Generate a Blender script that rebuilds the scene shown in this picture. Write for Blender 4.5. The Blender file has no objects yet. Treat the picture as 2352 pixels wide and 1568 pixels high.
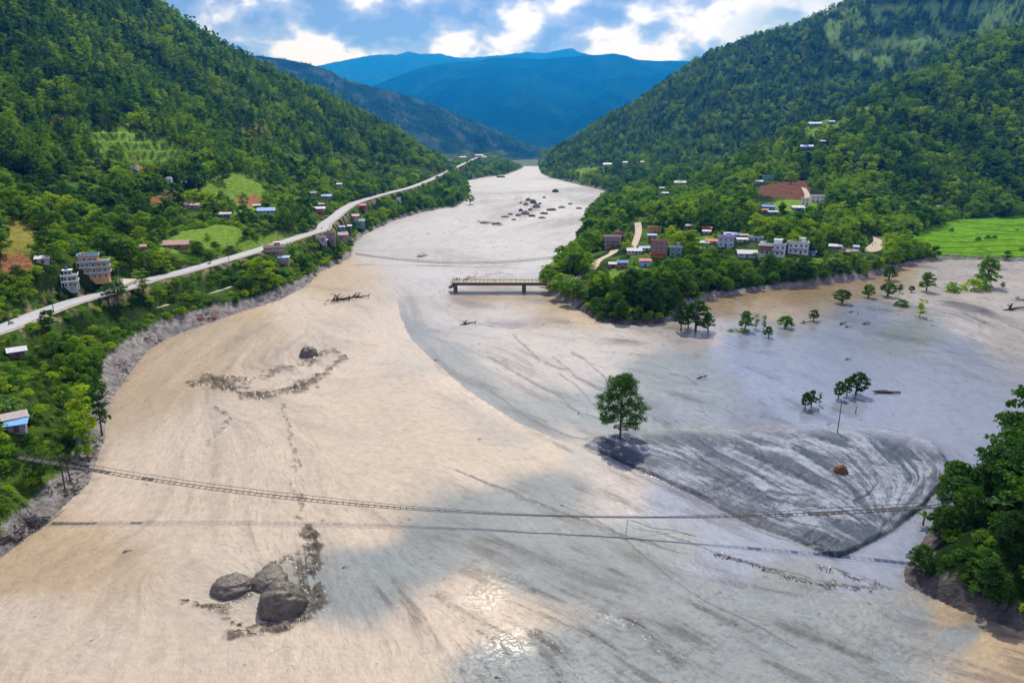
import bpy, math, random
import numpy as np
from mathutils import Vector, Matrix, Euler
from mathutils.bvhtree import BVHTree

# ---------------------------------------------------------------- camera, light, air
SC = bpy.context.scene
COL = SC.collection
PITCH = math.radians(16.0)
CAMH = 70.0
F = 1569.0                      # focal length for a picture 2352 units wide
cam_d = bpy.data.cameras.new('camera')
cam = bpy.data.objects.new('camera', cam_d); COL.objects.link(cam)
cam_d.sensor_width = 36.0
cam_d.lens = 36.0 * F / 2352.0
cam_d.clip_start = 0.5; cam_d.clip_end = 60000
cam.location = (0, 0, CAMH)
cam.rotation_euler = (math.pi/2 - PITCH, 0, 0)
SC.camera = cam

SUN_EL = math.radians(50.0)
SUN_AZ = math.radians(3.0)      # measured from straight ahead (+Y) to the right
sd = bpy.data.lights.new('sun', 'SUN'); sd.energy = 4.5; sd.angle = math.radians(0.5); sd.color = (1.0, 0.985, 0.97)
so = bpy.data.objects.new('sun', sd); COL.objects.link(so)
sdir = Vector((math.sin(SUN_AZ)*math.cos(SUN_EL), math.cos(SUN_AZ)*math.cos(SUN_EL), math.sin(SUN_EL)))
so.rotation_euler = sdir.to_track_quat('Z', 'Y').to_euler()
so.location = (0, 0, 500)

SC.view_settings.view_transform = 'Standard'
SC.view_settings.look = 'None'
SC.view_settings.exposure = 0.0
SC.view_settings.gamma = 1.0
SC.view_settings.use_curve_mapping = False
SC.render.engine = 'CYCLES'
SC.cycles.use_denoising = True
SC.cycles.max_bounces = 5
SC.cycles.diffuse_bounces = 1
SC.cycles.glossy_bounces = 2
SC.cycles.transmission_bounces = 3
SC.cycles.volume_bounces = 0
SC.cycles.transparent_max_bounces = 6
SC.cycles.sample_clamp_indirect = 4

W = bpy.data.worlds.new('World'); SC.world = W; W.use_nodes = True
nt = W.node_tree; nt.nodes.clear()
def N(t, tree, **kw):
    n = tree.nodes.new(t)
    for k, v in kw.items(): setattr(n, k, v)
    return n
out = N('ShaderNodeOutputWorld', nt)
sky = N('ShaderNodeTexSky', nt, sky_type='NISHITA', sun_disc=False)
sky.sun_elevation = SUN_EL; sky.sun_rotation = SUN_AZ
bg1 = N('ShaderNodeBackground', nt); bg1.inputs[1].default_value = 0.075
nt.links.new(sky.outputs[0], bg1.inputs[0])
# broken cumulus over the whole sky, mapped by direction
tc = N('ShaderNodeTexCoord', nt)
mp = N('ShaderNodeMapping', nt); mp.inputs['Scale'].default_value = (1.0, 1.0, 1.7); mp.inputs['Location'].default_value = (3.1, 0.4, 1.7)
nt.links.new(tc.outputs['Generated'], mp.inputs[0])
n1 = N('ShaderNodeTexNoise', nt); n1.inputs['Scale'].default_value = 3.4; n1.inputs['Detail'].default_value = 9; n1.inputs['Roughness'].default_value = 0.52; n1.inputs['Distortion'].default_value = 0.35
nt.links.new(mp.outputs[0], n1.inputs['Vector'])
n2 = N('ShaderNodeTexNoise', nt); n2.inputs['Scale'].default_value = 12.5; n2.inputs['Detail'].default_value = 8; n2.inputs['Roughness'].default_value = 0.5; n2.inputs['Distortion'].default_value = 0.15
nt.links.new(mp.outputs[0], n2.inputs['Vector'])
cov = N('ShaderNodeValToRGB', nt)
cov.color_ramp.elements[0].position = 0.27; cov.color_ramp.elements[1].position = 0.42
sx_ = N('ShaderNodeSeparateXYZ', nt); nt.links.new(tc.outputs['Generated'], sx_.inputs[0])
mr = N('ShaderNodeMapRange', nt); mr.inputs[1].default_value = 0.1; mr.inputs[2].default_value = 0.8; mr.inputs[3].default_value = 0.0; mr.inputs[4].default_value = -0.10   # cloud cover thinned overhead, out of view, to lower the sky fill
nt.links.new(sx_.outputs[2], mr.inputs[0])
ad_ = N('ShaderNodeMath', nt, operation='ADD'); nt.links.new(n1.outputs[0], ad_.inputs[0]); nt.links.new(mr.outputs[0], ad_.inputs[1])
nt.links.new(ad_.outputs[0], cov.inputs[0])
shd = N('ShaderNodeValToRGB', nt)
e = shd.color_ramp.elements
e[0].position = 0.40; e[0].color = (0.33, 0.41, 0.82, 1)
e[1].position = 0.565; e[1].color = (1.52, 1.52, 2.05, 1)
m_ = shd.color_ramp.elements.new(0.49); m_.color = (0.64, 0.70, 1.15, 1)
nt.links.new(n2.outputs[0], shd.inputs[0])
bg2 = N('ShaderNodeBackground', nt); bg2.inputs[1].default_value = 0.66
nt.links.new(shd.outputs[0], bg2.inputs[0])
mx = N('ShaderNodeMixShader', nt)
nt.links.new(cov.outputs[0], mx.inputs[0]); nt.links.new(bg1.outputs[0], mx.inputs[1]); nt.links.new(bg2.outputs[0], mx.inputs[2])
nt.links.new(mx.outputs[0], out.inputs[0])

HAZE_D = 0.97e-4
HAZE_COL = (0.01, 0.25, 1.0, 1)

# ---------------------------------------------------------------- geometry of the view, used once to survey the valley from the photograph
CP, SP = math.cos(PITCH), math.sin(PITCH)
def PZ(u, v, z=0.0):
    dx = (u-1176)/F; dy = (784-v)/F
    dz = -SP + dy*CP; t = (z-CAMH)/dz
    return (dx*t, (CP+dy*SP)*t, z)
def PY(u, v, Y):
    dx = (u-1176)/F; dy = (784-v)/F
    t = Y/(CP+dy*SP)
    return (dx*t, Y, CAMH+(-SP+dy*CP)*t)
def project(x, y, z):
    zz = z-CAMH
    d = y*CP - zz*SP
    d = np.where(d < 1.0, 1.0, d)
    return 1176+F*x/d, 784-F*(y*SP+zz*CP)/d, d
def S(u, v):                      # full-size picture units (2500 wide) -> 2352 units
    return u*0.9408, v*0.9408

# ---------------------------------------------------------------- numpy noise
def _h(ix, iy, seed):
    n = (ix.astype(np.int64)*374761393 + iy.astype(np.int64)*668265263 + seed*1442695041) & 0x7fffffff
    n = ((n ^ (n >> 13))*1274126177) & 0x7fffffff
    return ((n ^ (n >> 16)) & 0xffff)/65535.0
def pn(x, y, seed=0):
    x = np.asarray(x, float); y = np.asarray(y, float)
    ix = np.floor(x); iy = np.floor(y); fx = x-ix; fy = y-iy
    ux = fx*fx*fx*(fx*(fx*6-15)+10); uy = fy*fy*fy*(fy*(fy*6-15)+10)
    def g(ox, oy):
        a = _h(ix+ox, iy+oy, seed)*2*math.pi
        return np.cos(a)*(fx-ox)+np.sin(a)*(fy-oy)
    a = g(0,0); b = g(1,0); c = g(0,1); d = g(1,1)
    return ((a+(b-a)*ux)+((c+(d-c)*ux)-(a+(b-a)*ux))*uy)*1.5
def fbm(x, y, o=4, seed=0, gain=0.5):
    s = 0; a = 1.0; t = 0
    for i in range(o):
        s = s+a*pn(x, y, seed+i*17); t += a; a *= gain; x = x*2.03+11.3; y = y*2.03-7.1
    return s/t
def sstep(a, b, x):
    t = np.clip((x-a)/(b-a), 0, 1); return t*t*(3-2*t)
def pdist(px, py, poly, closed=False):
    best = np.full(px.shape, 1e18); pts = list(poly)
    if closed: pts = pts+[pts[0]]
    for (x0, y0), (x1, y1) in zip(pts[:-1], pts[1:]):
        dx, dy = x1-x0, y1-y0; L = dx*dx+dy*dy+1e-12
        t = np.clip(((px-x0)*dx+(py-y0)*dy)/L, 0, 1)
        d = (px-x0-t*dx)**2+(py-y0-t*dy)**2
        best = np.minimum(best, d)
    return np.sqrt(best)
def inpoly(px, py, poly):
    r = np.zeros(px.shape, bool); n = len(poly)
    for i in range(n):
        x0, y0 = poly[i]; x1, y1 = poly[(i+1) % n]
        if y0 == y1: continue
        c = ((y0 > py) != (y1 > py)) & (px < (x1-x0)*(py-y0)/(y1-y0)+x0)
        r ^= c
    return r

# ---------------------------------------------------------------- object helpers
def tag(o, label=None, cat=None, group=None, kind=None):
    if label: o['label'] = label
    if cat: o['category'] = cat
    if group: o['group'] = group
    if kind: o['kind'] = kind
    return o
def link(o, parent=None):
    COL.objects.link(o)
    if parent is not None: o.parent = parent
    return o
def empty(name, loc=(0,0,0), rz=0.0):
    o = bpy.data.objects.new(name, None); o.location = loc; o.rotation_euler = (0,0,rz); o.empty_display_size = 0.5
    return link(o)
def mesh_np(name, verts, quads, mats=(), smooth=True, cols=None, midx=None, flo=None):
    me = bpy.data.meshes.new(name)
    verts = np.asarray(verts, np.float32); quads = np.asarray(quads, np.int32)
    k = quads.shape[1]
    me.vertices.add(len(verts)); me.vertices.foreach_set('co', verts.ravel())
    me.loops.add(quads.size); me.loops.foreach_set('vertex_index', quads.ravel())
    me.polygons.add(len(quads))
    me.polygons.foreach_set('loop_start', np.arange(0, quads.size, k, dtype=np.int32))
    me.polygons.foreach_set('loop_total', np.full(len(quads), k, np.int32))
    if midx is not None: me.polygons.foreach_set('material_index', np.asarray(midx, np.int32))
    me.polygons.foreach_set('use_smooth', np.full(len(quads), smooth, bool))
    if cols is not None:
        a = me.color_attributes.new('col', 'FLOAT_COLOR', 'POINT')
        c = np.ones((len(verts), 4), np.float32); c[:, :3] = cols
        a.data.foreach_set('color', c.ravel())
    if flo is not None:
        for nme, arr in flo.items():
            a = me.attributes.new(nme, 'FLOAT', 'POINT'); a.data.foreach_set('value', np.asarray(arr, np.float32))
    me.update(calc_edges=True)
    for m in mats: me.materials.append(m)
    return me
class MB:
    """collects boxes, tubes and prisms into one mesh"""
    def __init__(s): s.v = []; s.f = []; s.m = []
    def quad(s, a, b, c, d, mi=0):
        n = len(s.v); s.v += [tuple(a), tuple(b), tuple(c), tuple(d)]; s.f.append((n, n+1, n+2, n+3)); s.m.append(mi)
    def tri(s, a, b, c, mi=0):
        n = len(s.v); s.v += [tuple(a), tuple(b), tuple(c)]; s.f.append((n, n+1, n+2)); s.m.append(mi)
    def box(s, x0, x1, y0, y1, z0, z1, mi=0):
        n = len(s.v)
        s.v += [(x0,y0,z0),(x1,y0,z0),(x1,y1,z0),(x0,y1,z0),(x0,y0,z1),(x1,y0,z1),(x1,y1,z1),(x0,y1,z1)]
        for f in ((0,3,2,1),(4,5,6,7),(0,1,5,4),(1,2,6,5),(2,3,7,6),(3,0,4,7)):
            s.f.append(tuple(n+i for i in f)); s.m.append(mi)
        return s
    def tube(s, pts, r, k=6, mi=0, cap=True):
        pts = [Vector(p) for p in pts]
        rs = list(r) if hasattr(r, '__len__') else [r]*len(pts)
        n0 = len(s.v)
        for i, p in enumerate(pts):
            d = (pts[min(i+1, len(pts)-1)]-pts[max(i-1, 0)])
            if d.length < 1e-9: d = Vector((0,0,1))
            d.normalize()
            a = d.cross(Vector((0,0,1)) if abs(d.z) < 0.9 else Vector((1,0,0))).normalized(); b = d.cross(a)
            for j in range(k):
                t = 2*math.pi*j/k
                s.v.append(tuple(p+(a*math.cos(t)+b*math.sin(t))*rs[i]))
        for i in range(len(pts)-1):
            for j in range(k):
                q = n0+i*k; jj = (j+1) % k
                s.f.append((q+j, q+k+j, q+k+jj, q+jj)); s.m.append(mi)
        if cap:
            s.f.append(tuple(n0+j for j in range(k))); s.m.append(mi)
            q = n0+(len(pts)-1)*k
            s.f.append(tuple(q+j for j in reversed(range(k)))); s.m.append(mi)
        return s
    def data(s, name, mats, smooth=False):
        me = bpy.data.meshes.new(name); me.from_pydata(s.v, [], s.f)
        for m in (mats if isinstance(mats, (list, tuple)) else [mats]): me.materials.append(m)
        me.polygons.foreach_set('material_index', s.m)
        if smooth: me.polygons.foreach_set('use_smooth', [True]*len(s.f))
        me.update(); return me
    def build(s, name, mats, parent=None, smooth=False):
        return link(bpy.data.objects.new(name, s.data(name, mats, smooth)), parent)

# ---------------------------------------------------------------- materials
_mc = {}
def mat(name, col, rough=0.8, var=0.25, scale=2.0, spec=0.3, bump=0.0, metal=0.0, bscale=None, oi=0.0):
    key = (name, tuple(col))
    if key in _mc: return _mc[key]
    m = bpy.data.materials.new(name); m.use_nodes = True; t = m.node_tree; b = t.nodes['Principled BSDF']
    b.inputs['Roughness'].default_value = rough; b.inputs['Metallic'].default_value = metal
    b.inputs['Specular IOR Level'].default_value = spec
    c = N('ShaderNodeTexCoord', t); n = N('ShaderNodeTexNoise', t)
    n.inputs['Scale'].default_value = scale; n.inputs['Detail'].default_value = 6; n.inputs['Roughness'].default_value = 0.6
    t.links.new(c.outputs['Object'], n.inputs['Vector'])
    r = N('ShaderNodeMapRange', t); r.inputs[1].default_value = 0.3; r.inputs[2].default_value = 0.7
    r.inputs[3].default_value = 1-var; r.inputs[4].default_value = 1+var
    t.links.new(n.outputs[0], r.inputs[0])
    v = N('ShaderNodeVectorMath', t, operation='SCALE'); v.inputs[0].default_value = col[:3]
    t.links.new(r.outputs[0], v.inputs['Scale'])
    t.links.new(v.outputs[0], b.inputs['Base Color'])
    if bump:
        n2 = N('ShaderNodeTexNoise', t); n2.inputs['Scale'].default_value = bscale or scale*3; n2.inputs['Detail'].default_value = 8
        t.links.new(c.outputs['Object'], n2.inputs['Vector'])
        bp = N('ShaderNodeBump', t); bp.inputs['Strength'].default_value = 1.0; bp.inputs['Distance'].default_value = bump
        t.links.new(n2.outputs[0], bp.inputs['Height']); t.links.new(bp.outputs[0], b.inputs['Normal'])
    _mc[key] = m
    return m
def corrugated(name, col, rough=0.45):
    key = (name, tuple(col))
    if key in _mc: return _mc[key]
    m = mat(name, col, rough, 0.18, 0.7, 0.4)
    t = m.node_tree; b = t.nodes['Principled BSDF']
    c = N('ShaderNodeTexCoord', t); w = N('ShaderNodeTexWave', t, wave_type='BANDS', bands_direction='X'); w.inputs['Scale'].default_value = 1.6
    t.links.new(c.outputs['Object'], w.inputs['Vector'])
    bp = N('ShaderNodeBump', t); bp.inputs['Distance'].default_value = 0.05
    t.links.new(w.outputs[1], bp.inputs['Height']); t.links.new(bp.outputs[0], b.inputs['Normal'])
    return m
def leaf_mat(name, c1, c2, trans=0.42):
    m = bpy.data.materials.new(name); m.use_nodes = True; t = m.node_tree; t.nodes.clear()
    o = N('ShaderNodeOutputMaterial', t); oi = N('ShaderNodeObjectInfo', t)
    at = N('ShaderNodeAttribute', t, attribute_name='shade')
    add = N('ShaderNodeMath', t, operation='MULTIPLY_ADD'); add.inputs[1].default_value = 0.55
    t.links.new(oi.outputs['Random'], add.inputs[0])
    sc_ = N('ShaderNodeMath', t, operation='MULTIPLY'); sc_.inputs[1].default_value = 0.5
    t.links.new(at.outputs['Fac'], sc_.inputs[0]); t.links.new(sc_.outputs[0], add.inputs[2])
    mxc = N('ShaderNodeMix', t, data_type='RGBA'); mxc.inputs['A'].default_value = (*c1, 1); mxc.inputs['B'].default_value = (*c2, 1)
    t.links.new(add.outputs[0], mxc.inputs['Factor'])
    d = N('ShaderNodeBsdfDiffuse', t); tr = N('ShaderNodeBsdfTranslucent', t)
    t.links.new(mxc.outputs['Result'], d.inputs[0])
    g = N('ShaderNodeVectorMath', t, operation='MULTIPLY'); g.inputs[1].default_value = (1.5, 1.5, 0.35)
    t.links.new(mxc.outputs['Result'], g.inputs[0]); t.links.new(g.outputs[0], tr.inputs[0])
    a = N('ShaderNodeMixShader', t); a.inputs[0].default_value = trans
    t.links.new(d.outputs[0], a.inputs[1]); t.links.new(tr.outputs[0], a.inputs[2])
    gl = N('ShaderNodeBsdfGlossy', t); gl.inputs['Roughness'].default_value = 0.5; gl.inputs[0].default_value = (1,1,1,1)
    b = N('ShaderNodeMixShader', t); b.inputs[0].default_value = 0.012
    t.links.new(a.outputs[0], b.inputs[1]); t.links.new(gl.outputs[0], b.inputs[2]); t.links.new(b.outputs[0], o.inputs[0])
    return m
def ground_mat(name, rough=0.9, nscale=0.12, var=0.35, bump=0.4, bscale=0.8, spec=0.2, wet=False):
    m = bpy.data.materials.new(name); m.use_nodes = True; t = m.node_tree; b = t.nodes['Principled BSDF']
    a = N('ShaderNodeAttribute', t, attribute_name='col')
    c = N('ShaderNodeTexCoord', t); n = N('ShaderNodeTexNoise', t); n.inputs['Scale'].default_value = nscale; n.inputs['Detail'].default_value = 10; n.inputs['Roughness'].default_value = 0.65
    t.links.new(c.outputs['Object'], n.inputs['Vector'])
    r = N('ShaderNodeMapRange', t); r.inputs[1].default_value = 0.3; r.inputs[2].default_value = 0.7; r.inputs[3].default_value = 1-var; r.inputs[4].default_value = 1+var
    t.links.new(n.outputs[0], r.inputs[0])
    v = N('ShaderNodeVectorMath', t, operation='SCALE')
    t.links.new(a.outputs['Color'], v.inputs[0]); t.links.new(r.outputs[0], v.inputs['Scale'])
    t.links.new(v.outputs[0], b.inputs['Base Color'])
    b.inputs['Roughness'].default_value = rough; b.inputs['Specular IOR Level'].default_value = spec
    n2 = N('ShaderNodeTexNoise', t); n2.inputs['Scale'].default_value = bscale; n2.inputs['Detail'].default_value = 8; n2.inputs['Roughness'].default_value = 0.6
    t.links.new(c.outputs['Object'], n2.inputs['Vector'])
    bp = N('ShaderNodeBump', t); bp.inputs['Distance'].default_value = bump
    t.links.new(n2.outputs[0], bp.inputs['Height']); t.links.new(bp.outputs[0], b.inputs['Normal'])
    if wet:
        ra = N('ShaderNodeAttribute', t, attribute_name='rough')
        t.links.new(ra.outputs['Fac'], b.inputs['Roughness'])
        rs2 = N('ShaderNodeAttribute', t, attribute_name='sheen'); t.links.new(rs2.outputs['Fac'], b.inputs['Specular IOR Level'])
    return m
# ---------------------------------------------------------------- the survey: shorelines, road, heights
SHORE_L = [(-900,2300),(-420,1640),(-200,1430),(0,1283),(60,1235),(110,1200),(150,1160),(205,1110),(222,1060),(240,1010),(246,960),(256,915),(275,890),(305,850),(340,805),(380,780),(430,760),(500,735),(560,714),(640,690),(700,660),(735,625),(780,604),(805,592),(812,560),(835,540),(870,522),(900,508),(960,490),(1010,480),(1050,474),(1078,455),(1075,430),(1065,416),(1110,408),(1160,402),(1192,390),(1205,383)]
SHORE_R = [(1236,383),(1243,398),(1262,408),(1300,417),(1345,428),(1380,436),(1420,438),(1425,443),(1400,452),(1378,468),(1352,492),(1338,522),(1330,560),(1308,592),(1272,622),(1252,650),(1262,676),(1292,690),(1335,716),(1372,738),(1430,746),(1500,745),(1550,738),(1570,712),(1625,690),(1700,672),(1800,660),(1900,651),(1990,640),(2050,618),(2110,603),(2180,596),(2352,600),(2600,603),(3300,610)]
SHORE_N = [(3300,2300),(2700,1640),(2352,1452),(2200,1400),(2100,1352),(2078,1335),(2075,1310),(2105,1265),(2140,1205),(2190,1150),(2300,1085),(2420,1040),(2700,1000),(3400,980)]
def w2(l): return [PZ(u, v, 0)[:2] for u, v in l]
wl, wr, wn = w2(SHORE_L), w2(SHORE_R), w2(SHORE_N)
wl[0] = (-40, -120); wn[0] = (50, -120)
POLY_L = wl+[(-60, 2900), (-6000, 2900), (-6000, -120)]
POLY_R = wr+[(6000, 430), (6000, 2900), (110, 2900)]
POLY_N = wn+[(6000, 100), (6000, -120)]
ROAD = [(-900,1010,17),(-420,872,17),(-150,800,17),(0,756,16.5),(80,724,16.2),(160,695,16),(240,674,16),(290,659,16),(350,640,16),(400,629,16),(500,601,16),(580,578,16),(650,556,16),(705,538,16.5),(738,528,17),(745,515,18),(765,500,18.5),(790,480,19),(815,466,20),(850,455,20),(900,441,21),(940,431,21),(975,418,22),(1005,405,24),(1040,388,27),(1080,369,31),(1096,362,36)]
road_w = [PZ(u, v, z) for u, v, z in ROAD]
def smooth_poly(pts, n):
    P = np.array(pts, float); m = len(P); outp = []
    for i in range(m-1):
        p0 = P[max(i-1,0)]; p1 = P[i]; p2 = P[i+1]; p3 = P[min(i+2,m-1)]
        for k in range(n):
            t = k/n
            outp.append(0.5*((2*p1)+(-p0+p2)*t+(2*p0-5*p1+4*p2-p3)*t*t+(-p0+3*p1-3*p2+p3)*t**3))
    outp.append(P[-1]); return np.array(outp)
road_s = smooth_poly(road_w, 6)

PATHS = [smooth_poly([PZ(u, v, zc_) for u, v in pp], 6) for zc_, pp in zip((8.2, 7.0, 11.5), ([(185,748),(260,728),(330,713),(388,699)],[(478,674),(505,667),(531,658)],[(-40,818),(0,805),(45,795),(85,785)]))]
ctl = []
def cz(*l):
    for u, v, z in l: ctl.append(PZ(u, v, z))
def cy(*l):
    for u, v, Y in l: ctl.append(PY(u, v, Y))
cz(*[(u, v, 0) for u, v in SHORE_L[1::2]]); cz(*[(u, v, 0) for u, v in SHORE_R[::2]]); cz(*[(u, v, 0) for u, v in SHORE_N[1:]])
cz((-200,1330,7),(0,1190,7),(130,1080,8),(225,900,8),(260,800,8),(400,720,9),(560,680,9),(700,630,9),(830,520,8),(950,475,8),(1060,440,7),(1150,395,8),(0,1000,10),(100,950,10),(-300,1200,12))
cz((0,805,12),(180,750,9),(390,700,8.5),(530,660,7.5),(100,860,9.5))
for u, v, z in ROAD[::2]: ctl.append(PZ(u, v, z))
cz((150,640,24),(330,610,20),(450,580,20),(600,530,22))
cy((0,640,235),(60,560,262),(0,470,330),(-300,600,260),(-400,300,400),(200,450,420),(330,350,520),(430,430,520),(600,450,560),(700,420,700),(900,400,1000),(100,520,330),(250,520,400),(500,500,440))
cy((0,200,560),(300,200,720),(600,250,900),(800,330,1000),(0,0,680),(200,0,850),(150,330,500),(450,320,650),(650,370,760),(800,390,900))
RL = [(-500,-450,900),(-100,-250,950),(200,-100,980),(350,14,1000),(450,85,1050),(560,146,1100),(700,212,1200),(800,258,1300),(900,308,1450),(980,352,1600),(1030,378,1800)]
for u, v, Y in RL:
    p = PY(u, v, Y); ctl.append(p); ctl.append((p[0]-120, Y+260, p[2]*0.55-10)); ctl.append((p[0]-250, Y+700, 20))
cy((1080,374,2000),(1150,382,2100),(1000,392,1500))
ctl += [(-150, 2600, 20), (-1500, 2600, 60), (-2500, 1200, 500), (-1200, 300, 350), (-700, 40, 160), (-250,-50,40)]
cz((1340,640,6),(1400,600,10),(1500,560,12),(1460,620,9),(1600,560,13),(1700,580,12),(1830,580,12),(1600,650,8),(1900,600,10),(2000,585,9),(1400,520,12),(1430,480,12),(1450,700,6),(1320,670,5))
cy((1500,460,700),(1700,452,620),(1800,430,620),(1860,465,560),(1780,492,500),(2000,500,560),(1700,385,800),(1850,345,800),(1870,292,900),(2000,350,760),(2200,400,760),(2200,300,850),(2200,200,950),(1600,430,740))
RR = [(1500,437,800),(1640,402,850),(1760,338,900),(1900,292,950),(1990,240,990),(2060,198,1030),(2200,122,1100),(2352,84,1130),(2600,30,1150)]
for u, v, Y in RR:
    p = PY(u, v, Y); ctl.append(p); ctl.append((p[0]+30, Y+170, max(p[2]-70, 12)))
cz((2100,570,3),(2300,530,3.2),(2352,502,3.6),(2200,585,2.5),(2600,560,3),(2150,494,5),(2250,500,3.5),(2080,545,5),(2500,500,4),(2030,600,4))
R1 = [(1262,368,2050),(1300,338,1950),(1400,272,1850),(1500,212,1800),(1580,158,1800),(1700,98,1750),(1900,38,1720),(1960,4,1700),(2150,-80,1700),(2400,-160,1700),(2700,-220,1700)]
for u, v, Y in R1:
    p = PY(u, v, Y); ctl.append(p); ctl.append((p[0]+150, Y+450, p[2]*0.5))
cy((1300,375,1600),(1400,385,1300),(1500,340,1450),(1600,300,1450),(1700,250,1450),(1800,200,1500),(2000,120,1550),(2200,60,1600),(1450,405,1200),(1550,400,1150))
cz((1300,405,6),(1380,425,8))
ctl += [(700,2700,200),(2500,1600,600),(1600,700,150),(1500,450,8)]
cz((2200,1330,4),(2352,1380,5),(2250,1230,9),(2400,1200,15),(2200,1180,6)); ctl += [(110,60,16),(160,80,30),(120,100,22),(300,60,60)]
ctl = np.array(ctl)
RC = 25.0
def _ker(ax, ay, bx, by): return np.sqrt((ax[:,None]-bx[None])**2+(ay[:,None]-by[None])**2+RC*RC)/100.0
_n = len(ctl); A = np.zeros((_n+3, _n+3)); A[:_n,:_n] = _ker(ctl[:,0], ctl[:,1], ctl[:,0], ctl[:,1])-np.eye(_n)*0.02
PP = np.c_[np.ones(_n), ctl[:,0]/1000, ctl[:,1]/1000]; A[:_n,_n:] = PP; A[_n:,:_n] = PP.T
_w = np.linalg.solve(A, np.r_[ctl[:,2], 0, 0, 0])
def rbf(x, y):
    o = np.empty(x.shape); st = 20000
    for i in range(0, len(x), st):
        a = x[i:i+st]; b = y[i:i+st]
        o[i:i+st] = _ker(a, b, ctl[:,0], ctl[:,1])@_w[:_n]+_w[_n]+_w[_n+1]*a/1000+_w[_n+2]*b/1000
    return o
def landd(x, y):
    d = np.minimum(np.minimum(pdist(x, y, wl), pdist(x, y, wr)), pdist(x, y, wn))
    i = inpoly(x, y, POLY_L) | inpoly(x, y, POLY_R) | inpoly(x, y, POLY_N)
    return np.where(i, d, -d)
# picture areas that name fields, soil, the mud bank and the landslide scar: (points, earliest Y, latest Y)
FIELDS = {
 'terrace': [[(205,312),(230,296),(300,290),(370,316),(430,345),(432,372),(400,384),(235,372)], [(150,290),(240,286),(300,300),(230,312),(150,318)], [(225,240),(290,262),(330,292),(280,282)], [(1000,438),(1000,438),(1000,438)]],
 'light': [[(420,300),(420,300),(420,300)], [(365,560),(420,530),(500,520),(520,560),(470,575),(360,585)], [(570,560),(640,545),(680,560),(600,580)], [(480,400),(560,395),(640,460),(560,480),(450,460)], [(520,490),(560,470),(600,478),(540,500)],
           [(1560,548),(1640,540),(1650,566),(1590,570)], [(1760,466),(1850,452),(1900,466),(1880,482),(1780,484)], [(1760,592),(1960,590),(1950,604),(1760,606)], [(1920,545),(1990,540),(1990,560),(1930,560)], [(1400,618),(1480,612),(1500,640),(1400,645)],
           [(1830,300),(1900,272),(1930,290),(1860,318)], [(1900,285),(1970,260),(2010,232),(1990,262),(1920,300)], [(2110,480),(2190,470),(2250,478),(2170,486)], [(1290,392),(1360,384),(1400,392),(1330,404)], [(620,592),(690,570),(700,585),(640,600)],[(420,545),(500,512),(560,525),(540,570),(450,580)],[(545,560),(640,530),(700,540),(640,565),(560,590)]],
 'soil': [[(0,590),(30,575),(85,600),(60,625),(0,640)], [(290,385),(400,368),(420,382),(330,398)], [(340,455),(400,435),(410,455),(350,470)], [(530,455),(590,445),(610,465),(560,478)], [(1755,322),(1800,308),(1800,325),(1760,335)], [(2120,420),(2160,412),(2150,432),(2120,436)], [(115,262),(150,268),(140,290),(110,285)], [(440,460),(475,450),(480,462),(440,470)], [(1620,440),(1660,436),(1660,448),(1625,450)]],
 'gold': [[(0,500),(60,505),(90,540),(70,580),(0,585)], [(300,352),(330,370),(420,372),(410,385),(320,382)]],
 'dry': [[(560,285),(620,290),(600,330),(560,320)]],
}
RICE = [(2086,545),(2100,535),(2140,516),(2200,504),(2352,495),(2700,488),(2700,598),(2352,594),(2200,592),(2140,590),(2100,570)]
SCAR = [(1745,428),(1790,418),(1850,414),(1862,440),(1850,462),(1790,454),(1748,448)]
FARR = [(1880,20),(2352,0),(2352,60),(2200,90),(2080,150),(2000,170),(1960,140),(1900,90)]
BANK = [(-300,1700),(0,1330),(0,1205),(60,1160),(125,1095),(160,1060),(185,985),(215,930),(232,870),(240,815),(300,775),(350,745),(420,722),(500,700),(580,688),(640,660),(720,630),(735,615),(760,640),(600,760),(260,1000),(250,1200)]
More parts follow.
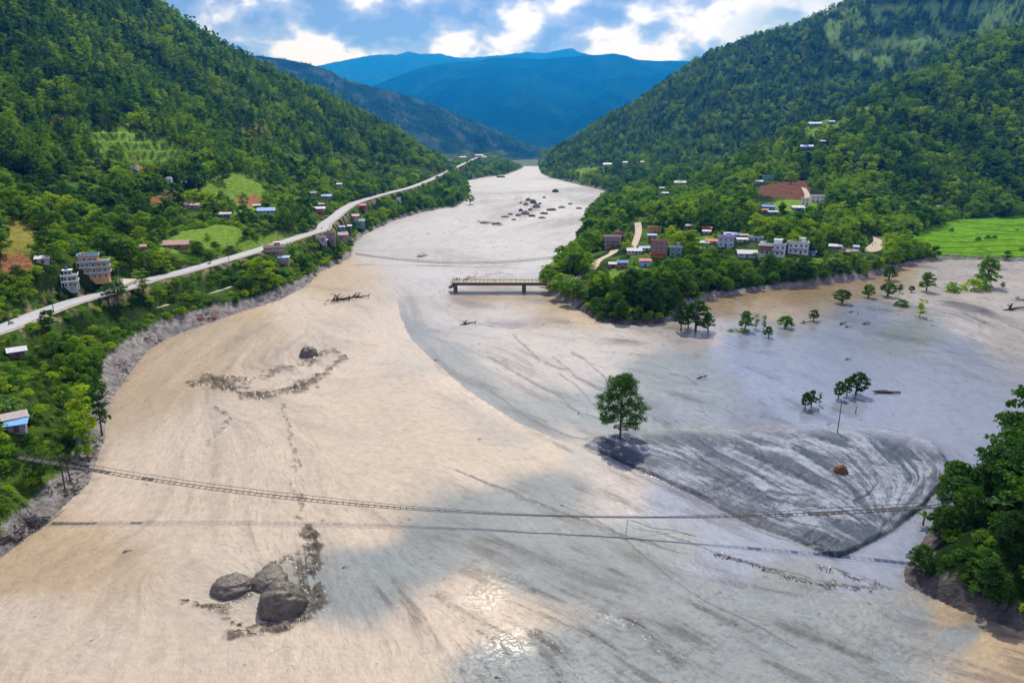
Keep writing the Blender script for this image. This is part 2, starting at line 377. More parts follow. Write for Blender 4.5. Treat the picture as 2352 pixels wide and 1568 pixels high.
def hfun(x, y, full=False):
    d = landd(x, y); z = rbf(x, y)
    hi = np.clip((z-26)/70, 0, 1)
    z = z+hi*((1-2*np.abs(fbm(x/150+.3*fbm(x/60,y/60,2,6), y/110, 4, 5)))*12-4+fbm(x/42, y/42, 3, 9)*5)
    z = z+np.clip(z/14, 0, 1)*fbm(x/14, y/14, 3, 21)*1.1
    bump_ = fbm(x/5, y/5, 3, 33)
    bs = np.where(x < 20, 0.62, 0.8); bs = np.where((x > 225) & (y > 380), 0.35, bs)
    bank = 0.15+bs*d*(1+0.35*bump_)+0.5*bump_*sstep(0, 4, d)+np.clip(d-14, 0, None)*6
    zz = np.where(d > 0, np.minimum(np.maximum(z, 1.2+0.4*bump_), bank), np.maximum(-0.4+0.35*d, -4))
    for pth in PATHS:
        m = (x > pth[:,0].min()-8) & (x < pth[:,0].max()+8) & (y > pth[:,1].min()-8) & (y < pth[:,1].max()+8)
        if not m.any(): continue
        dd = pdist(x[m], y[m], [tuple(q[:2]) for q in pth]); k = 1-sstep(2.2, 5.5, dd); zz[m] = zz[m]*(1-k)+(pth[0,2]-.15)*k
    # road bench
    rs = road_s[::2]; near = np.full(x.shape, 1e9); rz = np.zeros(x.shape)
    m = (x > -330) & (x < 0) & (y > 60) & (y < 2500)
    xm, ym = x[m], y[m]; nm = np.full(xm.shape, 1e9); zm = np.zeros(xm.shape)
    for a, b in zip(rs[:-1], rs[1:]):
        dx, dy = b[0]-a[0], b[1]-a[1]; L = dx*dx+dy*dy+1e-9
        t = np.clip(((xm-a[0])*dx+(ym-a[1])*dy)/L, 0, 1); dd = np.hypot(xm-a[0]-t*dx, ym-a[1]-t*dy)
        c = dd < nm; nm = np.where(c, dd, nm); zm = np.where(c, a[2]+(b[2]-a[2])*t, zm)
    near[m] = nm; rz[m] = zm
    k = 1-sstep(5.8, 13, near); zz = np.where(d > 3, zz*(1-k)+(rz-0.15)*k, zz)
    # farmed terraces step
    u, v, dep = project(x, y, zz)
    tm = np.zeros(x.shape, bool)
    for p in FIELDS['terrace'][:3]: tm |= inpoly(u, v, p)
    tm &= (y > 250) & (y < 900) & (x < 0)
    st = 6.6; fr = zz/st-np.floor(zz/st)
    zz = np.where(tm, (np.floor(zz/st)+sstep(0.72, 0.98, fr))*st, zz)
    rm = inpoly(u, v, RICE) & (y > 300) & (y < 800) & (x > 200)
    zz = np.where(rm, zz*0.2+3.0*0.8, zz)
    if full: return zz, d, near, u, v
    return zz

# terrain sheet: a fan of columns, rows spaced by distance
ag = np.r_[np.arange(-1.5, -0.86, 0.02), np.arange(-0.86, 0.86, 0.0036), np.arange(0.86, 1.5, 0.02)]
yg = np.r_[np.arange(-100, 30, 6.0), 30*np.exp(np.arange(0, math.log(2850/30), 0.0085))]
AG, YG = np.meshgrid(ag, yg)
TX = AG*np.maximum(YG, 30)*1.0; TY = YG.copy()
nr, nc = TX.shape
tz, td, troad, tu, tv = hfun(TX.ravel(), TY.ravel(), True)
tx, ty = TX.ravel(), TY.ravel()
def quads_of(nr, nc):
    i = np.arange(nr*nc).reshape(nr, nc)
    return np.stack([i[:-1,:-1].ravel(), i[:-1,1:].ravel(), i[1:,1:].ravel(), i[1:,:-1].ravel()], 1)
TQ = quads_of(nr, nc)
keep = (tz[TQ].max(1) > -1.3)
TQ = TQ[keep]
bm_ = inpoly(tu, tv, BANK) & (td < 26) & (tx < 0) & (td > -3)
bankm = bm_.astype(float)
# real lumps of slumped mud along the bank
lump = np.abs(fbm(tx/2.6, ty/4.5, 3, 71))
tz = tz+bankm*sstep(0.5, 3, td)*(lump*2.6-0.5)
# cover colours
GRASS = np.array([0.075,0.135,0.020]); UND = np.array([0.012,0.030,0.006]); MUD = np.array([0.30,0.275,0.265])
SOIL = np.array([0.26,0.12,0.055]); BRIGHT = np.array([0.17,0.31,0.035]); GOLD = np.array([0.22,0.20,0.04]); RICEC = np.array([0.115,0.265,0.008])
g1 = sstep(-0.25, 0.35, fbm(tx/28, ty/28, 4, 51))[:,None]
tc_ = UND*(1-g1)+GRASS*g1
tc_[(tx > 20) & (ty < 300)] = UND*1.1
for key, c in (('terrace',BRIGHT),('light',BRIGHT*0.75+GOLD*0.1),('soil',SOIL),('gold',GOLD),('dry',GOLD*0.7)):
    for p in FIELDS[key]:
        m = inpoly(tu+6*fbm(tx/9,ty/9,2,3), tv+4*fbm(tx/9,ty/9,2,4), p) & (td > 4)
        tc_[m] = c*(0.8+0.4*_h(np.floor(tz[m]/6.6), np.zeros(m.sum()), 5))[:,None]
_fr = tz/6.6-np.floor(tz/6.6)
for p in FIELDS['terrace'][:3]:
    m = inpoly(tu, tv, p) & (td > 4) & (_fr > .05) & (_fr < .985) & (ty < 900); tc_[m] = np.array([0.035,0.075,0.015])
m = inpoly(tu, tv, FARR) & (ty > 1200); k = sstep(-0.1, 0.25, fbm(tx/45, ty/45, 4, 88)); tc_ = np.where((m*k > 0.4)[:,None], np.array([0.17,0.28,0.06]), tc_)
m = inpoly(tu, tv, RICE) & (ty > 300) & (ty < 850) & (tx > 200)
cell = fbm(tx/60, ty/22, 3, 12); tc_[m] = (RICEC*(1+0.35*np.sign(np.sin(cell*22))[:,None]*0.35+0.2*fbm(tx/12,ty/5,3,7)[:,None]))[m]
m = inpoly(tu, tv, SCAR) & (ty > 450) & (ty < 800); tc_[m] = np.array([0.14,0.065,0.04])
m = bm_ | ((td < 3.2+2*fbm(tx/8,ty/8,2,61)) & (td > -5)); tc_[m] = (MUD*(0.85+0.5*fbm(tx/4,ty/4,3,62)+0.5*np.minimum(fbm(tx/1.8,ty/3,3,63),0))[:,None]*np.where((tx > 20) & (ty < 300), .42, 1)[:,None])[m]  # near right bank mud darkened: its shade is put into the colour
m = (troad < 8.5) & (troad > 3) & (td > 6); k = sstep(-0.1,0.3,fbm(tx/5,ty/5,3,77)); tc_ = np.where((m*k > 0.5)[:,None], np.array([0.24,0.19,0.12]), tc_)
M_GROUND = ground_mat('hill_ground', 0.95, 0.45, 0.55, 1.2, 0.9, 0.03)
cxm = tx[TQ].mean(1); cym = ty[TQ].mean(1); cdm = td[TQ].mean(1); cz_ = tz[TQ].mean(1)
mask_bank = (bankm[TQ].mean(1) > 0.4)
mask_rice = inpoly(tu[TQ].mean(1), tv[TQ].mean(1), RICE) & (cym > 300) & (cym < 850) & (cxm > 200)
right = (cxm > 60) & (cym > 300); near_r = (cxm > 0) & (cym <= 300)
hill = cz_ > 30
regs = [('river_bank', mask_bank), ('rice_field', mask_rice & ~mask_bank)]
rest = ~mask_bank & ~mask_rice
regs += [('left_hillside', rest & ~right & ~near_r & hill), ('left_valley_ground', rest & ~right & ~near_r & ~hill),
         ('far_right_hillside', rest & right & (cym > 1150)), ('right_hillside', rest & right & hill & (cym <= 1150)), ('right_valley_ground', rest & right & ~hill & (cym <= 1150)),
         ('near_right_ground', rest & near_r)]
TV = np.c_[tx, ty, tz]
def sub_mesh(name, V, Q, C, mats, smooth=True, flo=None):
    used, inv = np.unique(Q, return_inverse=True)
    me = mesh_np(name, V[used], inv.reshape(Q.shape), mats, smooth, C[used], None, None if flo is None else {k: a[used] for k, a in flo.items()})
    o = link(bpy.data.objects.new(name, me)); o['kind'] = 'structure'; return o
for nme, mk in regs:
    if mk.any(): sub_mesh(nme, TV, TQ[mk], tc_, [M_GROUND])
BV = BVHTree.FromPolygons([tuple(p) for p in TV.tolist()], TQ.tolist())
def hit(u, v, default=None):
    dx = (u-1176)/F; dy = (784-v)/F
    d = Vector((dx, CP+dy*SP, -SP+dy*CP)).normalized()
    r = BV.ray_cast(Vector((0,0,CAMH)), d, 4000)
    if r[0] is None: return Vector(PZ(u, v, 0)) if default is None else default
    if r[0].z < 0: return Vector(PZ(u, v, 0))
    return r[0]
def zat(x, y):
    r = BV.ray_cast(Vector((x, y, 3000)), Vector((0,0,-1)), 6000)
    return r[0].z if r[0] is not None else 0.0

# ground sheet under everything, out to the horizon
b = MB(); b.quad((-20000,-300,-6),(20000,-300,-6),(20000,20500,-6),(-20000,20500,-6)); g_ = b.build('ground', mat('bare_ground',(0.06,0.08,0.03),0.95)); g_['kind'] = 'structure'

# far mountains
def mountain(name, ridge, front, back, seed, colr, cols=260, rows=60, amp=0.10):
    R = smooth_poly([PY(u, v, Y) for u, v, Y in ridge], 8)
    s = np.linspace(0, len(R)-1, cols); R = np.stack([np.interp(s, np.arange(len(R)), R[:,k]) for k in range(3)], 1)
    ts = np.r_[np.linspace(-1, 0, rows//4, endpoint=False), np.linspace(0, 1, rows)]
    X = np.zeros((len(ts), cols)); Yy = X.copy(); Z = X.copy()
    for i, t in enumerate(ts):
        if t <= 0: X[i] = R[:,0]*(1-t*0.05); Yy[i] = R[:,1]-t*back; Z[i] = R[:,2]*(1+t)
        else: X[i] = R[:,0]*(1-t*0.08); Yy[i] = R[:,1]-t*front; Z[i] = R[:,2]*(1-t)**1.15-20*t
    sc = front*0.35
    n = fbm(X/sc, Yy/sc, 5, seed); rd = 1-np.abs(fbm(X/sc*1.3+4, Yy/sc*0.6, 4, seed+3))*2
    env = np.sin(np.clip(np.abs(ts),0,1)*math.pi)[:,None]
    Z += R[:,2].mean()*amp*(n*2+rd*1.6-1.2)*env + R[:,2].mean()*0.012*fbm(X/(sc*.12), Yy/(sc*.12), 3, seed+9)
    c = sstep(-0.1, 0.3, fbm(X/(sc*.35), Yy/(sc*.35), 5, seed+6)).ravel()[:,None]
    C = np.array(colr[0])*(1-c)+np.array(colr[1])*c
    me = mesh_np(name, np.c_[X.ravel(), Yy.ravel(), Z.ravel()], quads_of(*X.shape), [ground_mat(name+'_cover', 0.95, 0.012, 0.5, 12, 0.02, 0.0)], True, C)
    o = link(bpy.data.objects.new(name, me)); o['kind'] = 'structure'
    return o, (X, Yy, Z)
dk = [(0.016,0.040,0.014),(0.060,0.085,0.040)]
mt2, G2 = mountain('terraced_mountain', [(60,-200,3770),(300,-50,3842),(380,18,3915),(440,62,3987),(500,100,4060),(560,125,4205),(640,134,4277),(740,156,4350),(800,184,4422),(900,210,4495),(960,228,4567),(1050,262,4640),(1120,292,4712),(1200,325,4857),(1270,352,5002),(1400,372,5075)], 1150, 1200, 3, dk, 320, 80, 0.09)
mt3, _ = mountain('central_mountain', [(500,300,10323),(750,230,10156),(880,188,9990),(930,168,9990),(1000,148,9990),(1100,139,9990),(1150,133,9990),(1240,135,9990),(1300,131,9990),(1400,124,9990),(1430,127,10073),(1480,139,10156),(1585,141,10323),(1700,152,10489),(1900,160,10656),(2400,140,10656)], 4300, 2000, 13, [(0.002,0.018,0.012),(0.008,0.035,0.025)], 360, 90, 0.12)
mt4, _ = mountain('distant_mountain', [(100,240,15624),(500,190,15326),(650,165,15177),(750,147,14880),(850,128,14880),(915,125,14880),(938,119,14880),(965,124,14880),(1010,124,14880),(1060,133,14880),(1150,127,14880),(1210,120,14880),(1250,122,14880),(1310,112,14880),(1345,124,14880),(1450,137,14880),(1700,160,14880),(2300,150,14880)], 3000, 2000, 23, [(0.006,0.02,0.02),(0.015,0.03,0.03)], 300, 50, 0.08)
# ---------------------------------------------------------------- the river: one dense sheet, streaked along its currents
ug = np.r_[np.arange(-900, -60, 22.0), np.arange(-60, 2412, 2.6), np.arange(2412, 3300, 22.0)]
vg = np.r_[np.arange(2250, 1610, -16.0), np.arange(1610, 440, -2.15), np.arange(440, 381.5, -1.1)]
UG, VG = np.meshgrid(ug, vg)
dyg = (784-VG)/F; tt = -CAMH/(-SP+dyg*CP)
RX = ((UG-1176)/F*tt); RY = (CP+dyg*SP)*tt
rr, rc = UG.shape
U = UG.ravel(); V = VG.ravel(); X = RX.ravel(); Y = RY.ravel()
rd_ = landd(X, Y)
def idw(samples, u, v, p=3.0, ys=1.7):
    gu = np.linspace(-960, 3360, 433); gv = np.linspace(370, 2270, 381)
    a, b = np.meshgrid(gu, gv); T = idw0(samples, a.ravel(), b.ravel(), p, ys).reshape(381, 433, -1)
    fu = np.clip((u+960)/10.0, 0, 431.999); fv_ = np.clip((v-370)/5.0, 0, 379.999)
    iu = fu.astype(int); iv = fv_.astype(int); fu = (fu-iu)[:,None]; fv_ = (fv_-iv)[:,None]
    return (T[iv,iu]*(1-fu)+T[iv,iu+1]*fu)*(1-fv_)+(T[iv+1,iu]*(1-fu)+T[iv+1,iu+1]*fu)*fv_
def idw0(samples, u, v, p=3.0, ys=1.7):
    num = 0; den = 0
    for s in samples:
        w = 1.0/(((u-s[0])**2+((v-s[1])*ys)**2)+60.0)**(p/2)
        num = num+w[:,None]*np.array(s[2:])[None]; den = den+w[:,None]
    return num/den
# current directions, in picture axes
flow = [(60,1300,-.75,.65),(300,1000,-.55,.85),(280,1250,-.8,.55),(200,1480,-.5,.85),(500,1100,-.25,1),(450,850,-.7,.6),(620,760,-.8,.45),(600,900,1,.1),(500,1350,.9,.2),(700,1100,.1,1),(700,1300,.1,1),(880,1250,.6,.8),(750,700,.9,.1),(850,850,1,-.35),(950,900,1,.35),(930,720,.15,1),(1000,820,.55,.8),(1150,940,.8,.55),(1300,1010,.85,.5),(1000,1000,1,.0),(850,1050,1,.05),
        (1050,760,1,.05),(1200,720,1,.02),(1200,860,.8,.5),(1350,900,.85,.5),(1450,780,1,.12),(1500,960,.85,.5),(1650,1060,.85,.52),(1800,1120,.85,.5),(1600,880,1,.15),(1750,900,.9,.5),(1850,980,.9,.4),(2050,1060,.6,.8),(2130,1150,-.5,.8),(1950,1250,.8,.5),(1800,780,1,.25),(1950,850,1,.5),(2150,900,1,.4),(2100,720,1,.1),(2300,660,1,.06),(2250,760,1,.5),(1800,680,1,-.1),(2250,950,.9,.5),
        (1100,1150,.8,.5),(1300,1200,.9,.45),(1000,1250,.9,.3),(1150,1400,.9,.45),(1400,1350,.9,.4),(1600,1300,.95,.35),(1850,1330,1,.2),(1600,1500,.8,.6),(1900,1480,.85,.5),(2200,1450,.95,.3),(1200,1530,.6,.8),(900,1480,.3,1),(600,1500,.0,1),
        (1000,620,1,.1),(900,560,1,-.1),(1100,560,1,-.1),(1200,500,1,-.35),(1150,440,1,-.05),(1300,440,1,.05),(1250,590,1,-.25),(1050,480,1,-.2)]
fv = idw(flow, U, V, 3.2); fl = np.hypot(fv[:,0], fv[:,1])+1e-6
vfx = (fv[:,0]/fl); vfy = (fv[:,1]/fl)
def lic(noise, L, step=1.0):
    noise = noise.reshape(rr, rc); acc = noise.astype(np.float32).copy().ravel(); wsum = 1.0
    for sgn in (1, -1):
        ci = np.tile(np.arange(rc, dtype=np.float32), rr); ri = np.repeat(np.arange(rr, dtype=np.float32), rc)
        for k in range(L):
            ii = np.clip(ri.astype(np.int32), 0, rr-1); jj = np.clip(ci.astype(np.int32), 0, rc-1); fi = ii*rc+jj
            ci += sgn*vfx32[fi]*step; ri += -sgn*vfy32[fi]*step*-1.0*-1.0
            ii = np.clip(ri.astype(np.int32), 0, rr-1); jj = np.clip(ci.astype(np.int32), 0, rc-1)
            acc += noise[ii, jj]
    a = acc/(2*L+1); a = (a-a.mean())/(a.std()+1e-6)
    return a
vfx32 = vfx.astype(np.float32); vfy32 = vfy.astype(np.float32)
rng = np.random.default_rng(4)
wn_ = rng.standard_normal(rr*rc).astype(np.float32)
def blur(a, k):
    a = a.reshape(rr, rc)
    for _ in range(2):
        c = np.cumsum(np.pad(a, ((0,0),(k,k)), 'edge'), 1); a = (c[:,2*k:]-np.pad(c, ((0,0),(1,0)))[:, :-2*k-1])/(2*k)
        a = a[:, :rc]
        c = np.cumsum(np.pad(a, ((k,k),(0,0)), 'edge'), 0); a = (c[2*k:]-np.pad(c, ((1,0),(0,0)))[:-2*k-1])/(2*k)
        a = a[:rr]
    return a.ravel()
wn4 = blur(wn_, 2); wn4 /= wn4.std(); wn9 = blur(wn_, 6); wn9 /= wn9.std()
Ld = lic(wn_, 3); Lf = lic(wn_, 11); Lm = lic(wn4, 22); Lb = lic(wn9, 34)
st_s = [(1500,850,.6),(1600,950,.75),(1400,900,.6),(1650,1080,1),(1200,880,.45),(1050,800,.5),(2200,700,.8),(2300,640,.7),(1900,820,.08),(2100,950,.05),(2200,880,.05),(500,1000,.35),(300,1200,.28),(1200,1300,.45),(1600,1500,.65),(1900,1500,.5),(1400,1450,.8),(1100,1400,.4),(1000,600,.25),(700,850,.4),(900,900,.06),(1100,1000,.04),(900,1020,.04),(200,1500,.12),(600,1500,.1),(900,1520,.12),(1300,450,.5),(1150,520,.3),(1250,1100,.15),(1950,1310,.1),(1100,740,.45),(800,650,.3),(1350,640,.2),(1750,1000,.6),(1850,650,.3),(300,950,.08),(1500,1230,.25),(1750,1350,.5)]
ST = idw(st_s, U, V, 3.0)[:,0]; ST = ST*np.where(U < 1000, .62, 1.15)
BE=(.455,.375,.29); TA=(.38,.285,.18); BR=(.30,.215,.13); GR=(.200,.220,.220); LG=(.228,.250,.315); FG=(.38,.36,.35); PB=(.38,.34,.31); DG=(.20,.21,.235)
cs = [(60,1400,BE),(300,1100,BE),(500,1000,BE),(800,900,BE),(1000,1000,BE),(700,700,BE),(300,1500,BE),(600,1200,BE),(900,1530,BE),(1100,1060,BE),(850,1100,BE),(1250,1040,BE),(1000,900,BE),(850,780,BE),(700,1500,BE),(600,1000,BE),(840,1220,BE),(1080,1380,BE),(1160,1420,BE),(1000,1460,BE),(1330,1040,PB),
      (330,890,TA),(400,830,TA),(560,740,TA),(740,650,TA),(30,1330,TA),(100,1290,TA),(780,620,TA),(1440,1120,PB),
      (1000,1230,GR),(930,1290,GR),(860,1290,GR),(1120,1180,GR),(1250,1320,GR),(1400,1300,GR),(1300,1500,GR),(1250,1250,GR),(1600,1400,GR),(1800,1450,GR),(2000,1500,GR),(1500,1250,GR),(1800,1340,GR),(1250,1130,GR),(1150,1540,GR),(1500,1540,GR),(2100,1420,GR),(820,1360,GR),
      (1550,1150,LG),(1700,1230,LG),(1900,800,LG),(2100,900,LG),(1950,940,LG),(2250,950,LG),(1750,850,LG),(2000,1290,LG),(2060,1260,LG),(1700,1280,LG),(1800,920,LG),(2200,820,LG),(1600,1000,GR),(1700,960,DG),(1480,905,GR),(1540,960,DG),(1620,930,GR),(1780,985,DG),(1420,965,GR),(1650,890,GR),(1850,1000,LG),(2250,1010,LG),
      (1200,480,FG),(1100,560,FG),(950,560,FG),(1000,620,FG),(1200,620,FG),(1300,540,FG),(1250,420,FG),(1150,440,FG),(1330,440,FG),(870,560,FG),(1050,600,FG),
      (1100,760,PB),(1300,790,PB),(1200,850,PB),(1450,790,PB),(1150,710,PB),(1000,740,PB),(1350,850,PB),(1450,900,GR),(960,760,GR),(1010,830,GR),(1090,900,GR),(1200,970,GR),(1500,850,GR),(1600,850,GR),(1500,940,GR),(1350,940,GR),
      (1120,688,BR),(1180,690,TA),(1290,700,BR),(1320,712,TA),(1650,700,BR),(1700,688,BR),(1850,668,BR),(1950,660,BR),(2020,645,BR),(2060,625,TA),(1750,705,TA),(1630,760,PB),(1720,780,LG),(1860,955,LG),(1925,935,LG),
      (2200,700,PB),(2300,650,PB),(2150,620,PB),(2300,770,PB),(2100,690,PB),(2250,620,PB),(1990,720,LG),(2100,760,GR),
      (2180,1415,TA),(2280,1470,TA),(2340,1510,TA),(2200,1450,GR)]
uw = U+26*fbm(X/14, Y/14, 3, 201)+14*fbm(X/50, Y/90, 3, 203); vw = V+10*fbm(X/14, Y/14, 3, 202)+6*fbm(X/50, Y/90, 3, 204)
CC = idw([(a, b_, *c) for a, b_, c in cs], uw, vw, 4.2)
# sharp line between the clean stream and the silty one
bnd = [(915,680),(916,720),(945,780),(1000,832),(1080,900),(1180,965),(1280,1010),(1345,1030)]
bx = np.interp(V, [p[1] for p in bnd], [p[0] for p in bnd])
inb = (V > 680) & (V < 1030)
side = (U-bx)
side = side+5*fbm(X/4,Y/4,3,655)
k = np.where(inb, np.exp(-np.clip(side, 0, None)/75.0)*(side > 0), 0)*(0.6+0.4*np.tanh(Lm+Lf*.5))
CC = CC*(1-0.62*k[:,None])+np.array((.17,.172,.18))*0.62*k[:,None]
kl = np.where(inb, np.exp(-np.clip(-side, 0, None)/110.0)*(side <= 0), 0)*sstep(680,720,V)*sstep(1035,1000,V)
CC = CC*(1-kl[:,None])+np.array(BE)*1.04*kl[:,None]
# streaks of silt
sk = np.clip(Lm*0.5+Lf*0.35+Lb*0.35, -3, 3)
dark = sstep(0.25, 1.5, sk)*ST
CC = CC*(1-0.72*dark[:,None])+np.array((.085,.082,.085))*0.72*dark[:,None]
CC = CC*(1+(0.018+0.12*ST)[:,None]*np.clip(-sk,-2,2)[:,None])
CC = CC*(1+0.06*fbm(X/6, Y/12, 4, 77)[:,None])
CC = CC*(1+0.042*np.clip(Ld,-2.2,2.2)[:,None])
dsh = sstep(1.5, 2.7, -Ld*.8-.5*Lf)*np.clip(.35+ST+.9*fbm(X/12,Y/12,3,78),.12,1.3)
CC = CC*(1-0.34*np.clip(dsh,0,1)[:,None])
# heights: rapids, ripples, choppy water
near = np.clip(220/np.maximum(Y, 60), 0, 2.5)
chop_s = [(100,1400,.7),(300,1200,.6),(500,1000,.7),(600,1350,1.0),(700,850,1.2),(900,900,.25),(1100,1000,.3),(1000,1080,.45),(1150,1400,1.3),(1300,1500,1.3),(1600,1450,1.1),(1900,1400,.9),(1200,1250,.9),(1500,1250,.4),(1900,850,.1),(2100,950,.08),(2200,700,.8),(1400,850,.3),(1100,750,.25),(1250,500,.5),(1000,600,.3),(2000,1290,.15),(200,950,.25),(400,1500,.35),(800,1500,.55),(1700,1200,.15),(900,1250,.8)]
CH = idw(chop_s, U, V, 3.0)[:,0]
dist = np.hypot(X, Y)
Z = CH*(0.018*Lm+0.012*Lf+0.030*Lb)*np.clip(dist/130, 0.8, 3.0)
rid = 1-np.abs(fbm(X/2.0+.8*fbm(X/5,Y/5,2,305), Y/1.3, 4, 300))*2.2
Z += CH*0.12*rid+CH*0.15*fbm(X/9, Y/6, 3, 310)
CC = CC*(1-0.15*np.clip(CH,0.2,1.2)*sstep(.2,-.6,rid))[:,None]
# standing ripples across the bend
rp = sstep(120, 20, np.hypot((U-780)/1.7, V-810)); Z += rp*0.22*np.sin((Y+0.35*X)*0.62+2.5*fbm(X/30, Y/30, 2, 320))
tur = np.zeros(U.shape)
TURB = [([(445,885),(480,870),(520,890),(560,905),(600,912),(650,900),(690,890),(725,874)], 13, 1.0),
        ([(725,874),(760,845),(790,822),(770,808),(735,818),(705,826)], 8, .75), ([(560,872),(600,866),(640,850),(690,840),(720,830)], 11, .55), ([(470,880),(520,872),(560,878)], 12, .8),
        ([(712,1220),(718,1260),(722,1300),(728,1340),(728,1380),(705,1412),(650,1438),(590,1445),(545,1449)], 19, 1.15),
        ([(690,1300),(700,1350),(700,1390),(690,1410)], 18, .7), ([(620,1300),(660,1285),(700,1270)], 12, .5),
        ([(425,1378),(460,1390),(500,1395),(540,1380),(565,1365)], 8, .75), ([(530,1425),(560,1435)], 10, .6), ([(480,1395),(520,1400)], 16, .4),
        ([(655,930),(665,990),(680,1050),(697,1100),(700,1150),(690,1190),(712,1222)], 7, .42), ([(660,1100),(690,1140),(700,1170)], 10, .3),
        ([(1050,1080),(1200,1140),(1300,1180),(1440,1232),(1560,1268)], 5, .3), ([(1640,1272),(1720,1290),(1800,1322),(1900,1345),(2045,1352)], 6, .5), ([(1880,1300),(1960,1325),(2040,1345)], 7, .55),
        ([(1380,1400),(1440,1440),(1500,1480),(1560,1530)], 30, .3), ([(1230,1460),(1290,1500)], 24, .3), ([(500,940),(530,960),(480,1020)], 7, .45), ([(1190,455),(1230,480),(1200,500)], 12, .3),
        ([(750,690),(800,685),(830,680)], 4, .9), ([(740,700),(790,692)], 3, .7), ([(1100,510),(1150,516)], 4, .9), ([(980,690),(1040,655),(1080,640),(1130,590)], 3, .35)]
wk = np.clip(130/np.hypot(X,Y), .2, 1); wu_ = U+(22*fbm(X/4, Y/4, 4, 400)+12*fbm(X/12, Y/12, 2, 402))*wk; wv_ = (V+(14*fbm(X/4, Y/4, 4, 401)+8*fbm(X/12, Y/12, 2, 403))*wk)*1.25
wdm = np.clip(0.55+1.3*fbm(X/7, Y/7, 3, 405)+.35, .12, 1.5)
def near_poly(pl, mu, mv, pad, ysc=1.0):
    us = [p[0] for p in pl]; vs = [p[1]*ysc for p in pl]
    return np.nonzero((mu > min(us)-pad) & (mu < max(us)+pad) & (mv > min(vs)-pad) & (mv < max(vs)+pad))[0]
for pl, wd, am in TURB:
    ix = near_poly(pl, wu_, wv_, wd*3.2, 1.25)
    dd = pdist(wu_[ix], wv_[ix], [(a, b_*1.25) for a, b_ in pl]); tur[ix] = np.maximum(tur[ix], am*np.exp(-(dd/(wd*wdm[ix]))**2)*np.clip(.35+wdm[ix],0,1))
rough_n = fbm(X/2.4, Y/2.0, 4, 410, 0.55)
Z += tur**1.5*(0.35+1.35*rough_n)*np.clip(dist/130, .7, 1.6)
td_ = sstep(0.05, 0.55, tur*(0.70+1.6*rough_n+0.25*Lf))
CC = CC*(1-0.80*td_[:,None])+np.array((.075,.060,.045))*0.80*td_[:,None]
# foam flecks
fo = (rng.random(U.shape) > 0.98) & (tur > 0.25)
CC[fo] = (0.66,0.62,0.56)
RO = 0.60+0.08*fbm(X/20, Y/20, 3, 500)-0.32*idw([(1900,850,.8),(2100,950,.8),(1700,1250,.1),(1350,1400,.1),(1120,1375,.8),(1185,1478,.9),(1060,1430,.3),(1200,1400,.3),(1250,1520,.3),(1000,1300,0.),(1500,1500,.1),(1650,1080,.5),(900,1000,0.),(300,1200,.0),(700,600,.1),(1200,600,0.1),(2200,700,.2),(1700,1450,0.)], U, V)[:,0]
# ---- the mud tongue
TONGUE = [(1342,1022),(1372,1008),(1410,1002),(1470,985),(1560,975),(1680,985),(1800,975),(1900,972),(2010,982),(2090,998),(2150,1022),(2180,1060),(2184,1088),(2160,1122),(2120,1165),(2060,1215),(2000,1248),(1965,1268),(1925,1283),(1880,1268),(1820,1242),(1760,1218),(1700,1195),(1600,1142),(1500,1095),(1420,1060)]
pu = U+3.0*fbm(X/1.5, Y/1.5, 3, 600)+6*fbm(X/7,Y/7,3,602); pv = V+2.0*fbm(X/1.5, Y/1.5, 3, 601)+3*fbm(X/7,Y/7,3,603)
tin = inpoly(pu, pv, TONGUE); te = pdist(pu, pv, TONGUE, True); te_s = np.where(tin, te, -te)
low = pdist(pu, pv, TONGUE[10:]+[TONGUE[0]])
rise = np.where(tin, sstep(0, 5+9*np.clip(.5+fbm(X/9,Y/9,3,655),0,1), low)*(0.35+0.45*np.clip(.5+1.2*fbm(X/16,Y/16,3,656),0,1)), 0)*np.where(V < 1010, sstep(975, 1010, V), 1)
gl = 1-sstep(0.0, 0.11, np.abs(fbm(X/7+0.6*fbm(X/4,Y/4,2,622), Y/4, 3, 620)))      # winding channels
g2 = 1-sstep(0.0, 0.16, np.abs(fbm((X*0.62-Y*0.78)/3.0, (X*0.78+Y*0.62)/26.0, 3, 630)))  # long drag grooves
